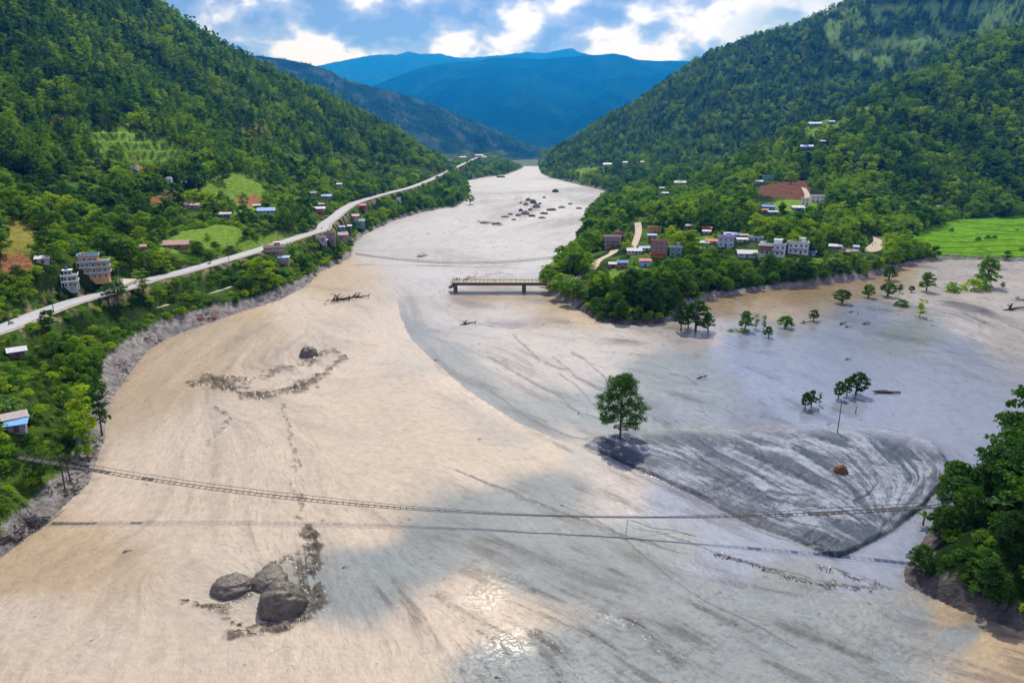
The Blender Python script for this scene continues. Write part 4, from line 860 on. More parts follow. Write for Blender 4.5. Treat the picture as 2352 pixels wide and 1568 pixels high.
for (y0, y1, s_, cls) in rings:
    x0 = -0.98*y1; x1 = 0.98*y1
    x, y = grid_pts(x0, x1, y0, y1, s_)
    m = (np.abs(x) < 0.93*y+12); x, y = x[m], y[m]
    z, d, bk, rdist = look(x, y)
    u, v, dep = project(x, y, z)
    m = (d > 1.6) & (bk < 0.25) & (rdist > 5.6) & (v > -260) & (v < 1750) & (u > -260) & (u < 2620)
    x, y, z, d, u, v, dep, rdist = [q[m] for q in (x, y, z, d, u, v, dep, rdist)]
    n = len(x); R = rg.random(n); R2 = rg.random(n)
    open_ = np.zeros(n, bool)
    for key in FIELDS:
        for p in FIELDS[key]: open_ |= inpoly(u, v, p) & ((key not in ('dry',)) | (R2 < .6))
    open_ &= ~((v < 320) & (y > 1250)); open_ |= inpoly(u, v, RICE) & (x > 200) & (y > 300) & (y < 850)
    open_ |= inpoly(u, v, SCAR) & (y > 450)
    open_ &= (R < 0.97) | ((x > 200) & (y < 850) & (R < .995))
    farop = inpoly(u, v, FARR) & (y > 1200) & (R < .75) & (fbm(x/45, y/45, 4, 88) > -0.02)
    clump = fbm(x/26, y/26, 3, 91)
    left = x < 20
    low = left & (rdist < 70) & (z < 40) | (left & (z < 24))
    kind = np.zeros(n, int)      # 0 none 1 broad 2 tall 3 bush
    kind[:] = np.where(R < 0.55, 1, 2)
    kind = np.where(left & ~low, np.where(z > 60, np.where(R < 0.62, 2, 1), np.where(clump+R*.5 > 0.22, 1, 3)), kind)
    kind = np.where(low, np.where(clump+R*.6 > np.where(z < 16, .60, .50), 1, 3), kind)
    beyond = left & (y > 420) & (z < 24) & (d < 140); kind = np.where(beyond & (R < .8), 1, kind)
    rt_near = (x > 20) & (z < 30); kind = np.where(rt_near, np.where(R < .82, 1, np.where(R < .86, 2, 3)), kind)
    kind = np.where((x > 20) & (z >= 30), np.where(R < .68, 1, np.where(R < .9, 2, 3)), kind)
    nr_ = (x > 20) & (y < 300); kind = np.where(nr_, np.where(R < .42, 1, 3), kind)
    sc = 0.52+0.85*rg.random(n)**1.6+0.25*clump
    sc = np.where(kind == 3, sc*np.where(cls == 'near', .75, 1.15), sc)
    bandl = left & (z < 16) & (y < 430); sc = np.where(bandl & (kind == 1), sc*.62, sc)
    thin = (kind == 1) | (kind == 2)
    area = s_*s_
    need = np.where(kind == 3, np.where(nr_, 3.2, np.where(bandl, 3.6, 5.0)), np.where(kind == 2, 15, 27))*sc**1.2*np.where(left, 1, .9)
    keepp = rg.random(n) < np.clip(area/need*1.5, 0, 1)
    keepp &= ~open_ & ~farop
    bald = (fbm(x/34, y/20, 3, 95) > 0.26) & left & (z > 20) & (z < 120) & (kind < 3); keepp &= ~(bald & (R2 < .8))
    hgt = np.where(kind == 1, 9.5, np.where(kind == 2, 12.5, 2.2))*sc; rad = np.where(kind == 1, 3.9, np.where(kind == 2, 2.2, 2.0))*sc
    ix = np.nonzero(keepp)[0]
    x, y, z, u, v, dep, hgt, rad, sc, kind, rdist = [q[ix] for q in (x, y, z, u, v, dep, hgt, rad, sc, kind, rdist)]
    ut, vt, _ = project(x, y, z+hgt); rp = rad*F/dep
    rej = np.zeros(len(x), bool)
    for a0, a1, b0, b1, dp in KEEP:
        rej |= (ut+rp > a0) & (ut-rp < a1) & (vt < b1) & (v+2 > b0) & (dep < dp+3)
    # trees do not hide the carriageway
    mm = (x < 0) & (y < 1500) & (u < 1120)
    xi = np.nonzero(mm)[0]
    for f_ in (0.15, .5, 0.85):
        pu_ = u[xi]*(1-f_)+ut[xi]*f_; pv_ = v[xi]*(1-f_)+vt[xi]*f_
        ridx = np.clip(np.interp(pu_, road_px[:,0], np.arange(len(road_px))), 0, len(road_px)-1).astype(int)
        rv = np.interp(pu_, road_px[:,0], road_px[:,1]); rdp = road_dep[ridx]
        half = 3.0*F/rdp*0.30
        hid = (np.abs(pv_-rv) < half+rp[xi]*0.75) & (dep[xi] < rdp+2)
        rej[xi] |= hid & (rg.random(len(xi)) < 0.86)
    ix = np.nonzero(~rej)[0]
    out_x.append(x[ix]); out_y.append(y[ix]); out_z.append(z[ix]); out_s.append(sc[ix]); out_k.append(kind[ix]); out_r.append(rad[ix]); out_h.append(hgt[ix]); out_lo.append(np.full(len(ix), cls in ('far',)) | (y[ix] > 430))
sx, sy, sz, ss, sk_, srad, shh, slo = [np.concatenate(q) for q in (out_x, out_y, out_z, out_s, out_k, out_r, out_h, out_lo)]
# which are in sight
vis = np.zeros(len(sx), bool); campos = Vector((0,0,CAMH))
for i in range(len(sx)):
    p = Vector((sx[i], sy[i], sz[i]+shh[i]*1.0)); dvec = p-campos; L = dvec.length
    r = BV.ray_cast(campos, dvec/L, L-3)
    vis[i] = r[0] is None or (L-r[3]) < 45
sx, sy, sz, ss, sk_, srad, shh, slo = [q[vis] for q in (sx, sy, sz, ss, sk_, srad, shh, slo)]
su, sv, sdep = project(sx, sy, sz+shh*.5)
spx = shh*F/sdep
inside = (su > 0) & (su < 2352) & (sv > 0) & (sv < 1568)
print('scattered', len(sx), {k: int((sk_ == k).sum()) for k in (1,2,3)})
cn_ = fbm(sx/55, sy/55, 3, 99)+0.5*(rg.random(len(sx))-.5); vari = np.where(cn_ > .10, np.where(rg.random(len(sx)) < .6, 1, 3), np.where(cn_ > -.12, np.where(rg.random(len(sx)) < .7, 0, 3), np.where(rg.random(len(sx)) < .7, 2, 0))); vari = np.where((sx > 20) & (sy < 300), 2, vari); srot = rg.random(len(sx))*6.283
def pick(kinds, count):
    m = np.nonzero(inside & np.isin(sk_, kinds))[0]
    return m[np.argsort(-spx[m]*np.where(sk_[m]==3,1,1))][:count]
ind_t = pick([1,2], 262); ind_b = pick([3], 290)
single = np.zeros(len(sx), bool); single[ind_t] = True; single[ind_b] = True
def thing_tree(key, loc, scl, rz, label, group, cat='tree', name='leafy_tree', trunk=True):
    cm, tm, _ = TR[key]
    r = empty(name, loc, rz); r.rotation_euler = (random.uniform(-.06,.06), random.uniform(-.06,.06), rz); r.scale = scl if hasattr(scl, '__len__') else (scl,)*3
    tag(r, label, cat, group)
    c = bpy.data.objects.new('crown', cm); link(c, r)
    if tm is not None and trunk: link(bpy.data.objects.new('trunk', tm), r)
    return r
def zone(x, y):
    if x > 0 and y < 300: return 'near'
    if x < 0 and y < 190: return 'left'
    if x < 0: return 'leftup'
    return 'spit'
TL = {'near': ('leafy tree on the dark slope at the right end of the suspension bridge','trees on the slope by the right bridge end'),
      'left': ('green tree in the grove at the left landing of the suspension bridge','trees in the grove at the left bridge landing'),
      'leftup': ('young tree among shrubs on the left river bank beside the road','trees scattered on the left bank beside the road'),
      'spit': ('dense green tree in the belt along the shore of the village spit','trees along the shore of the village spit')}
BL = {'near': ('low shrub on the dark slope above the right bank mud','shrubs on the dark slope at the right'),
      'left': ('bright green shrub on the lowest part of the left bank','shrubs on the lowest left bank'),
      'leftup': ('rounded green shrub between the road and the grey mud bank','shrubs between the road and the grey bank'),
      'spit': ('low shrub at the water edge of the village spit','shrubs at the edge of the village spit')}
def where_(i):
    z_ = zone(sx[i], sy[i]); u = su[i]
    if z_ == 'leftup': return 'on the left bank '+('near the left picture edge' if u < 170 else 'below the paved yard' if u < 400 else 'before the roadside house' if u < 620 else 'beyond the roadside house'), z_
    if z_ == 'spit': return ('at the concrete bridge end of the spit' if u < 1400 else 'on the spit tip shore' if u < 1620 else 'on the shore below the white villas' if u < 1900 else 'near the dirt road bend'), z_
    if z_ == 'left': return 'in the grove at the left landing of the footbridge', z_
    return ('beside the right end of the footbridge' if sv[i] < 1180 else 'above the dark mud at the right edge'), z_
def namer(i, kindw, cols):
    w_, z_ = where_(i); c_ = cols; sz_ = 'large ' if ss[i] > 1.0 else 'small ' if ss[i] < .7 else ''
    l = '%s%s %s %s' % (sz_, c_, kindw, w_); return l, kindw+'s '+w_+', '+sz_+c_
CN = {0:'mid green',1:'yellow green',2:'dark green',3:'leafy green'}
for i in ind_t:
    k = ('broad%d' % vari[i]) if sk_[i] == 1 else ('tall%d' % (vari[i] % 3)); l, g = namer(i, 'tree' if sk_[i] == 1 else 'slender tree', CN[int(vari[i])] if sk_[i] == 1 else ['mid green','yellow green','dark green'][int(vari[i]) % 3])
    if zone(sx[i], sy[i]) == 'near': l, g = namer(i, 'tree', 'dark green')
    if zone(sx[i], sy[i]) == 'near': k = 'dense%d' % (i % 2)
    s_ = float(ss[i]); thing_tree(k, (sx[i], sy[i], sz[i]), (s_, s_, s_), srot[i], l, g)
for i in ind_b:
    l, g = namer(i, 'shrub', {0:'mid green',1:'yellow green',2:'bright yellow green',3:'dark green'}[int(vari[i])] if zone(sx[i], sy[i]) != 'near' else ('dark green' if i % 3 else 'mid green')); o = bpy.data.objects.new('shrub', TR['bush%d' % (vari[i] if zone(sx[i], sy[i]) != 'near' else (3 if i % 3 else 0))][0]); link(o); o.location = (sx[i], sy[i], sz[i]-.1); s_ = float(ss[i]); o.scale = (s_,)*3; o.rotation_euler = (0,0,srot[i]); tag(o, l, 'shrub', g)
def stuff(name, idx, keys, label, cat):
    col = bpy.data.collections.new(name+'_kinds')
    for n_, k in enumerate(keys):
        o = bpy.data.objects.new('%02d_%s' % (n_, k), TR[k][2]); col.objects.link(o)
    me = bpy.data.meshes.new(name); n = len(idx); me.vertices.add(n)
    me.vertices.foreach_set('co', np.c_[sx[idx], sy[idx], sz[idx]-.8*np.where(ss[idx] > 0, 1, 1)*(kidx[idx] < 8)-.15].astype(np.float32).ravel())
    a = me.attributes.new('rz', 'FLOAT', 'POINT'); a.data.foreach_set('value', srot[idx].astype(np.float32))
    a = me.attributes.new('sc', 'FLOAT', 'POINT'); a.data.foreach_set('value', ss[idx].astype(np.float32))
    a = me.attributes.new('ki', 'INT', 'POINT'); a.data.foreach_set('value', kidx[idx].astype(np.int32))
    o = link(bpy.data.objects.new(name, me)); tag(o, label, cat, None, 'stuff')
    ng = bpy.data.node_groups.new(name, 'GeometryNodeTree')
    ng.interface.new_socket('Geometry', in_out='INPUT', socket_type='NodeSocketGeometry'); ng.interface.new_socket('Geometry', in_out='OUTPUT', socket_type='NodeSocketGeometry')
    gi = ng.nodes.new('NodeGroupInput'); go = ng.nodes.new('NodeGroupOutput')
    ip = ng.nodes.new('GeometryNodeInstanceOnPoints'); ci = ng.nodes.new('GeometryNodeCollectionInfo')
    ci.inputs['Collection'].default_value = col; ci.inputs['Separate Children'].default_value = True; ci.inputs['Reset Children'].default_value = True
    ip.inputs['Pick Instance'].default_value = True
    def at_(nm, ty):
        q = ng.nodes.new('GeometryNodeInputNamedAttribute'); q.data_type = ty; q.inputs[0].default_value = nm; return q.outputs[0]
    cx = ng.nodes.new('ShaderNodeCombineXYZ'); ng.links.new(at_('rz','FLOAT'), cx.inputs[2])
    ng.links.new(gi.outputs[0], ip.inputs['Points']); ng.links.new(ci.outputs[0], ip.inputs['Instance'])
    ng.links.new(at_('ki','INT'), ip.inputs['Instance Index']); ng.links.new(cx.outputs[0], ip.inputs['Rotation'])
    cs3 = ng.nodes.new('ShaderNodeCombineXYZ'); sa = at_('sc','FLOAT')
    for q in range(3): ng.links.new(sa, cs3.inputs[q])
    ng.links.new(cs3.outputs[0], ip.inputs['Scale']); ng.links.new(ip.outputs[0], go.inputs[0])
    md = o.modifiers.new('scatter', 'NODES'); md.node_group = ng
    return o
KEYS = ['broad0','broad1','broad2','broad3','broadlo0','broadlo1','broadlo2','broadlo3','bush0','bush1','bush2','bush3','bushlo0','bushlo1','bushlo2','bushlo3','tall0','tall1','tall2','talllo0','talllo1','talllo2']
kidx = np.where(sk_ == 1, vari+np.where(slo, 4, 0), np.where(sk_ == 3, vari+np.where(slo, 12, 8), 16+vari % 3+np.where(slo, 3, 0)))
rest_ = ~single
leftm = sx < 20
areas = [('left_slope_forest', leftm & (sz > 40) & (sk_ != 3), 'dense forest covering the steep left mountainside'),
         ('left_valley_trees', leftm & (sz <= 40) & (sk_ != 3), 'trees filling the foot of the left mountain'),
         ('left_undergrowth', leftm & (sk_ == 3), 'green undergrowth over the left bank and lower slope'),
         ('village_woods', ~leftm & (sy < 1150) & (sk_ != 3), 'woods around the village and up the right hill'),
         ('far_right_forest', ~leftm & (sy >= 1150), 'blue green forest on the far right mountain'),
         ('right_undergrowth', ~leftm & (sy < 1150) & (sk_ == 3), 'undergrowth between the trees on the right side')]
for nme, mk, l in areas:
    ix = np.nonzero(rest_ & mk)[0]
    if len(ix): stuff(nme, ix, KEYS, l, 'forest' if 'under' not in nme else 'undergrowth')
# trees along the terraced mountain ahead
Xg, Yg2, Zg = G2
n = 7000; a_ = rg.random(n)**0.8*(Xg.shape[0]*0.5)+Xg.shape[0]*0.2-1; b_ = rg.random(n)*(Xg.shape[1]-2)
ii = a_.astype(int); jj = b_.astype(int); fa = a_-ii; fb = b_-jj
def bl(T): return (T[ii,jj]*(1-fb)+T[ii,jj+1]*fb)*(1-fa)+(T[ii+1,jj]*(1-fb)+T[ii+1,jj+1]*fb)*fa
px_, py_, pz_ = bl(Xg), bl(Yg2), bl(Zg); cl_ = fbm(px_/90, py_/90, 3, 97) > -0.12
m = cl_ & (pz_ > 5); sx, sy, sz = px_[m], py_[m], pz_[m]-1; ss = 0.9+0.7*rg.random(m.sum()); srot = rg.random(m.sum())*6.28; kidx = np.where(rg.random(m.sum()) < .5, 6, np.where(rg.random(m.sum()) < .6, 19, 21))
stuff('terraced_mountain_trees', np.arange(m.sum()), KEYS, 'scattered trees on the hazy terraced mountain ahead', 'forest')
random.seed(5)
# ---------------------------------------------------------------- roads and paths
M_ROAD = mat('road_surface', (0.40,0.40,0.41), 0.85, 0.12, 0.35, 0.3, 0.02)
M_DIRT = mat('dirt_track', (0.48,0.40,0.30), 0.95, 0.25, 0.5, 0.2, 0.05)
M_PATH = mat('stone_path', (0.50,0.47,0.41), 0.9, 0.2, 0.8, 0.2, 0.03)
def strip(name, pts, width, m, lift=0.12, zfun=None, n=7):
    P = np.array(pts); V = []; Q = []
    for i, p in enumerate(P):
        d = P[min(i+1,len(P)-1)]-P[max(i-1,0)]; L = math.hypot(d[0], d[1])+1e-9; nx, ny = -d[1]/L, d[0]/L
        w = width[i] if hasattr(width, '__len__') else width
        for k in range(n):
            o = (k/(n-1)-.5)*w; x, y = p[0]+nx*o, p[1]+ny*o
            V.append((x, y, (p[2] if zfun is None else zfun(x, y, p[2]))+lift))
    for i in range(len(P)-1):
        for k in range(n-1): a = i*n+k; Q.append((a, a+n, a+n+1, a+1))
    me = mesh_np(name, V, Q, [m]); o = link(bpy.data.objects.new(name, me)); o['kind'] = 'structure'
    for poly in me.polygons[:1]:
        if poly.normal.z < 0: me.flip_normals()
    return o
rd = smooth_poly(road_w, 24)
strip('road', rd, 7.9+0.5*np.sin(np.arange(len(rd))*.3)*0, M_ROAD, 0.10, None, 5)
# pale worn line of gravel along the river side verge
sh_off = []
for i, p in enumerate(rd):
    d = rd[min(i+1,len(rd)-1)]-rd[max(i-1,0)]; L = math.hypot(d[0], d[1])+1e-9; sh_off.append((p[0]+d[1]/L*4.9, p[1]-d[0]/L*4.9, p[2]))
strip('road_verge', sh_off, 1.2, M_DIRT, 0.06, None, 3)
def draped(name, px, width, m, lift=0.14, sub=8, zc=None):
    W3 = [tuple(hit(u, v)) for i_ in range(len(px)) for u, v in ([px[i_]] if i_ == len(px)-1 else [(px[i_][0]*(1-t_)+px[i_+1][0]*t_, px[i_][1]*(1-t_)+px[i_+1][1]*t_) for t_ in (0,.2,.4,.6,.8)])]
    A3 = np.array(W3); W3 = [A3[max(0,i_-3):i_+4].mean(0) if 3 <= i_ < len(A3)-3 else A3[i_] for i_ in range(len(A3))][::2]; P = smooth_poly(W3, sub)
    return strip(name, P, width, m, lift, lambda x, y, z: max(zat(x, y), 0.2), 5)
strip('footpath', PATHS[0], 1.7, M_PATH, 0.0, None, 3)
strip('footpath', PATHS[1], 1.7, M_PATH, 0.0, None, 3)
strip('footpath', PATHS[2], 2.0, M_PATH, 0.0, None, 3)
draped('dirt_track', [(1362,620),(1368,604),(1385,592),(1405,585),(1412,575)], 5.0, M_DIRT, 0.3)
draped('dirt_track', [(1448,578),(1458,560),(1464,545),(1468,528),(1464,512)], 4.6, M_DIRT, 0.3)
draped('dirt_track', [(1245,657),(1290,653),(1320,644),(1345,628)], 5.5, M_DIRT, 0.3)
draped('dirt_track', [(1920,575),(1960,574),(2000,574),(2020,565),(2022,550),(2008,540)], 8.0, M_DIRT, 0.35)
draped('dirt_track', [(1852,462),(1856,450),(1850,440),(1845,430)], 4.5, M_DIRT, 0.3)
draped('dirt_track', [(424,524),(432,514),(424,504),(418,500)], 4.0, M_DIRT, 0.3)
draped('dirt_track', [(2105,484),(2130,478),(2170,472)], 3.0, M_DIRT, 0.3)

# ---------------------------------------------------------------- house builder
M_GLASS = mat('window_dark', (0.015,0.018,0.022), 0.25, 0.1, 2, 0.5)
M_WHITE = mat('white_paint', (0.70,0.70,0.68), 0.7, 0.08, 1.5)
M_CONC = mat('raw_concrete', (0.36,0.345,0.32), 0.9, 0.2, 1.2, 0.2, 0.01)
def wallm(c): return mat('wall_paint', c, 0.85, 0.14, 0.9, 0.2)
def window_part(parent, x, y, z, w, h, side=0, fm=None):
    """frame with a dark pane set in it, fixed to the wall face; side 0 front, 1 right, -1 left"""
    key = (round(w,1), round(h,1), id(fm)); 
    if key not in _wc:
        b = MB(); t = min(.12, w*.12)
        b.box(-w/2, w/2, -.10, .02, -t, 0); b.box(-w/2, w/2, -.10, .02, h-t, h); b.box(-w/2, -w/2+t, -.10, .02, 0, h-t); b.box(w/2-t, w/2, -.10, .02, 0, h-t)
        b.box(-t*.3, t*.3, -.06, .0, 0, h-t)
        g = MB(); g.box(-w/2+t, w/2-t, -.03, .01, 0, h-t)
        _wc[key] = (b.data('window_frame', fm or M_WHITE), g.data('pane', M_GLASS))
    f, g = _wc[key]
    o = link(bpy.data.objects.new('window', f), parent); o.location = (x, y, z); o.rotation_euler = (0,0,side*math.pi/2)
    p = link(bpy.data.objects.new('pane', g), o)
    return o
_wc = {}
def roof_mesh(b, kind, w, d, z0, ov=0.75, rise=None):
    if kind == 'gable':
        r = rise or min(1.7, d*.27); t = .10
        for sgn in (-1, 1):
            a = (-w/2-ov, sgn*(d/2+ov), z0-.12); c = (w/2+ov, sgn*(d/2+ov), z0-.12); e_ = (w/2+ov, 0, z0+r); f_ = (-w/2-ov, 0, z0+r)
            up = lambda p: (p[0], p[1], p[2]+t)
            if sgn < 0: b.quad(up(a), up(c), up(e_), up(f_)); b.quad(a, f_, e_, c)
            else: b.quad(up(c), up(a), up(f_), up(e_)); b.quad(c, e_, f_, a)
            b.quad(a, c, up(c), up(a)); b.quad(a, up(a), up(f_), f_); b.quad(c, e_, up(e_), up(c))
        return r
    if kind == 'shed':
        r = 0.16*d; t = .10
        A_ = [(-w/2-ov,-d/2-ov,z0-.05),(w/2+ov,-d/2-ov,z0-.05),(w/2+ov,d/2+ov,z0+r),(-w/2-ov,d/2+ov,z0+r)]; U_ = [(p[0],p[1],p[2]+t) for p in A_]
        b.quad(*U_); b.quad(*A_[::-1])
        for i in range(4): b.quad(A_[i], A_[(i+1)%4], U_[(i+1)%4], U_[i])
        return r
def house(label, p, w, hpx, floors, wc, rk, rc_, op, dep, cat='house'):
    ang = math.atan2(-p.x, p.y)*0.8+random.uniform(-.18, .18)
    d = max(3.0, min(w*.62, 9.5)); w = max(w, 2.5)
    H = max(hpx*1.02-d*.10, 2.1) if rk in ('flat','none','dome') else max(hpx*.74-d*.06, 1.9)
    e_ = empty('house' if w > 6 else 'hut', (p.x, p.y+d*.35, p.z), ang); tag(e_, label, cat)
    b = MB(); b.box(-w/2, w/2, -d/2, d/2, -3.0, H)
    if rk in ('gable',):
        r = min(1.7, d*.27); b.tri((w/2,-d/2,H),(w/2,d/2,H),(w/2,0,H+r-.05)); b.tri((-w/2,d/2,H),(-w/2,-d/2,H),(-w/2,0,H+r-.05))
    if rk == 'none':
        b = MB(); t = .3; b.box(-w/2,w/2,-d/2,-d/2+t,-3,H); b.box(-w/2,w/2,d/2-t,d/2,-3,H*.9); b.box(-w/2,-w/2+t,-d/2+t,d/2-t,-3,H); b.box(w/2-t,w/2,-d/2+t,d/2-t,-3,H*.8)
    b.build('wall', wallm(wc), e_)
    rm = corrugated('roof_sheet', rc_) if rk in ('gable','shed') else mat('roof_slab', rc_, .85, .2, .8)
    if rk in ('gable','shed'):
        b = MB(); roof_mesh(b, rk, w, d, H+.02); b.build('roof', rm, e_)
    elif rk == 'flat':
        b = MB(); b.box(-w/2-.35, w/2+.35, -d/2-.35, d/2+.35, H, H+.18); ro = b.build('roof', rm, e_)
        b = MB(); t = .15
        for q in ((-w/2-.3,w/2+.3,-d/2-.3,-d/2-.3+t),(-w/2-.3,w/2+.3,d/2+.3-t,d/2+.3),(-w/2-.3,-w/2-.3+t,-d/2-.3+t,d/2+.3-t),(w/2+.3-t,w/2+.3,-d/2-.3+t,d/2+.3-t)): b.box(*q, H+.18, H+.85)
        b.build('parapet', wallm(tuple(min(.7, c*1.25+.05) for c in (wc if 'room' not in op else rc_))), e_)
    elif rk == 'dome':
        b = MB(); 
        for i in range(4):
            a0, a1 = i*math.pi/8, (i+1)*math.pi/8
            for j in range(10):
                t0, t1 = j*math.pi/5, (j+1)*math.pi/5; f_ = lambda a, t: (math.cos(t)*math.cos(a)*w*.5, math.sin(t)*math.cos(a)*d*.5, H+math.sin(a)*w*.32)
                b.quad(f_(a0,t0), f_(a0,t1), f_(a1,t1), f_(a1,t0))
        b.build('roof', M_WHITE, e_, True)
    pxw = w*F/dep*.4354
    fh = H/floors
    nwin = max(1, int(w/2.6)) if pxw > 5 else 1
    if 'row' in op: nwin = int(w/1.6)
    dx_ = w/nwin; door_at = nwin//2
    for f_ in range(floors):
        for i in range(nwin):
            x = -w/2+dx_*(i+.5)
            if f_ == 0 and i == door_at and rk != 'none':
                b = MB(); b.box(x-.5, x+.5, -d/2-.06, -d/2+.02, 0, min(2.0, fh*.8)); b.build('door', mat('door_paint', (.10,.07,.05), .6), e_); continue
            ww = min(1.3, dx_*.55); wh = min(1.3, fh*.45)
            if pxw > 3.5: window_part(e_, x, -d/2-.02, f_*fh+fh*.34, ww, wh, 0, mat('blue_frame', (.12,.25,.5), .6) if 'row' in op else M_WHITE)
        if pxw > 9:
            for sd_ in (-1, 1): window_part(e_, sd_*(w/2+.02), 0, f_*fh+fh*.34, 1.2, min(1.2, fh*.45), sd_)
    if floors > 1:
        for f_ in range(1, floors):
            b = MB(); b.box(-w/2-.12, w/2+.12, -d/2-.14, d/2+.12, f_*fh-.14, f_*fh+.08); b.build('floor_slab', M_CONC if wc == BRK else wallm(tuple(min(.72, c+.14) for c in wc)), e_)
        if 'bal' in op:
            for f_ in range(1, floors):
                g = MB(); z = f_*fh; g.box(-w*.42, w*.42, -d/2-1.3, -d/2-.15, z-.12, z+.06)
                bo = g.build('balcony', M_CONC, e_); g = MB()
                g.box(-w*.42, w*.42, -d/2-1.3, -d/2-1.22, z+.85, z+.95)
                k_ = int(w*.84/.9)
                for q in range(k_+1):
                    xx = -w*.42+.04+q*(w*.84-.08)/max(k_,1); g.box(xx-.04, xx+.04, -d/2-1.3, -d/2-1.22, z+.06, z+.85)
                g.build('railing', mat('rail_green', (.10,.30,.20), .6) if 'pink' in label else M_WHITE, bo)
    if 'room' in op:
        g = MB(); g.box(w*.02, w*.34, -d*.1, d*.38, H+.18, H+2.4); g.build('roof_room', wallm(tuple(min(.74, c+.05) for c in (wc if rc_ != PUR else (.55,.38,.62)))), e_)
        g = MB(); g.box(0, w*.36, -d*.14, d*.42, H+2.4, H+2.56); g.build('roof_room_slab', M_WHITE, e_)
    if 'tank' in op:
        g = MB(); g.tube([(-w*.2,0,H+.2),(-w*.2,0,H+1.5),(-w*.2,0,H+1.75)], [.7,.7,.3], 10); g.build('water_tank', mat('tank_orange', (.6,.28,.03), .5), e_, True)
    if 'canopy' in op:
        g = MB(); g.box(-w/2-.5, w/2+.2, -d/2-2.0, -d/2-.15, fh*1.05, fh*1.05+.25); g.build('canopy', mat('canopy_red', (.55,.07,.05), .7), e_)
        g = MB(); g.box(-w/2+.1, w*.3, -d/2-.12, -d/2-.02, .1, fh*.98); g.build('shop_front', mat('orange_paint', (.62,.27,.04), .7), e_)
    if 'brick' in op:
        g = MB(); g.box(-w*.5-.1, -w*.02, -d/2-1.8, -d/2-.15, fh*.9, H*.93); g.build('brick_bay', wallm((.28,.12,.09)), e_)
        g = MB(); g.box(-w*.56, w*.0, -d/2-2.2, -d/2+.4, H*.93, H*.93+.18); g.build('bay_roof', M_WHITE, e_)
        g = MB(); g.box(-w*.68, -w*.02, -d/2-3.6, -d/2-3.35, -3, 1.3); g.box(-w*.68, -w*.665, -d/2-3.35, -d/2, -3, 1.3); g.build('forecourt_wall', M_WHITE, e_)
    return e_
for row in hs: house(*row)

# the two tall buildings by the road on the left
def block(name, label, uS, vS, ang, w, d, storeys, wallc, bandc, accent, extra):
    u, v = S(uS, vS); p = hit(u, v); z0 = min(p.z, 22)
    e_ = empty(name, (p.x, p.y+d*.3, z0), ang); tag(e_, label, 'building')
    fh = 3.0; H = storeys*fh
    b = MB(); b.box(-w/2, w/2, -d/2, d/2, -3, H); b.build('wall', wallm(wallc), e_)
    bm2 = wallm(bandc)
    for f_ in range(1, storeys+1):
        z = f_*fh
        g = MB(); g.box(-w/2-1.0, w/2+1.0, -d/2-1.2, d/2+.3, z-.1, z+.10); fs = g.build('floor_slab', M_CONC, e_)
        if f_ < storeys or True:
            g = MB(); t = .14
            segs = [(-w/2-1.0, w/2+1.0, -d/2-1.2, -d/2-1.2+t), (-w/2-1.0, -w/2-1.0+t, -d/2-1.2+t, d/2+.3), (w/2+1.0-t, w/2+1.0, -d/2-1.2+t, d/2+.3)]
            for q in segs: g.box(*q, z+.10, z+.95)
            g.build('balcony_wall', bm2, fs)
    for f_ in range(storeys):
        n = max(3, int(w/2.4))
        for i in range(n):
            x = -w/2+w/n*(i+.5)
            window_part(e_, x, -d/2-.02, f_*fh+.75, 1.25, 1.45, 0, M_WHITE)
        for i in range(3):
            y = -d/2+d/3*(i+.5)
            for s_ in (-1, 1): 
                o = window_part(e_, s_*(w/2+.02), y, f_*fh+.75, 1.2, 1.4, s_, M_WHITE)
    for i, x in enumerate((-w*.5-.9, -w*.17, w*.17, w*.5+.9)):
        g = MB(); g.box(x-.2, x+.2, -d/2-1.15, -d/2-.8, -1, H-.1); g.build('pillar', wallm(accent[i % len(accent)]), e_)
    extra(e_, w, d, H, fh); e_.scale = (.74,.74,.72)
    return e_
def ex1(e_, w, d, H, fh):
    g = MB(); g.box(-w/2-.4, w*.18, -d*.3, d/2, H+.1, H+3.0); pr = g.build('top_storey', wallm((.60,.33,.16)), e_)
    g = MB(); g.box(-w/2-.9, w*.22, -d*.36, d/2+.3, H+3.0, H+3.2); ts = g.build('top_slab', M_CONC, e_)
    g = MB(); t = .14
    for q in ((-w/2-.9,w*.22,-d*.36,-d*.36+t),(-w/2-.9,w*.22,d/2+.3-t,d/2+.3),(-w/2-.9,-w/2-.9+t,-d*.36+t,d/2+.3-t),(w*.22-t,w*.22,-d*.36+t,d/2+.3-t)): g.box(*q, H+3.2, H+4.1)
    g.build('roof_parapet', wallm((.28,.47,.60)), ts)
    g = MB(); g.tube([(-w*.34,d*.1,H+3.3),(-w*.34,d*.1,H+4.9),(-w*.34,d*.1,H+5.2)], [.8,.8,.3], 12); g.build('water_tank', mat('tank_orange', (.6,.28,.03), .5), e_, True)
    g = MB(); g.box(-w*.46, -w*.40, -d*.05, d*.12, H+3.3, H+4.8); g.build('stair_head', M_WHITE, e_)
    for x in (-w*.3, -w*.1, w*.08): window_part(e_, x, -d*.3-.02, H+.8, 1.3, 1.4, 0, M_WHITE)
    for f_ in (1, 2): 
        g = MB(); g.box(-w/2-.12, -w/2-.02, -d/2+.2, -d*.12, f_*fh+.3, f_*fh+fh-.3); g.build('wall_panel', wallm((.58,.12,.05)), e_)
block('roadside_building', 'orange and red apartment building with light blue balconies and rooftop tank by the road', 226, 680, .42, 12.6, 8.4, 3, (.52,.36,.17), (.25,.45,.60), [(.62,.20,.08),(.50,.14,.18),(.62,.20,.16)], ex1)
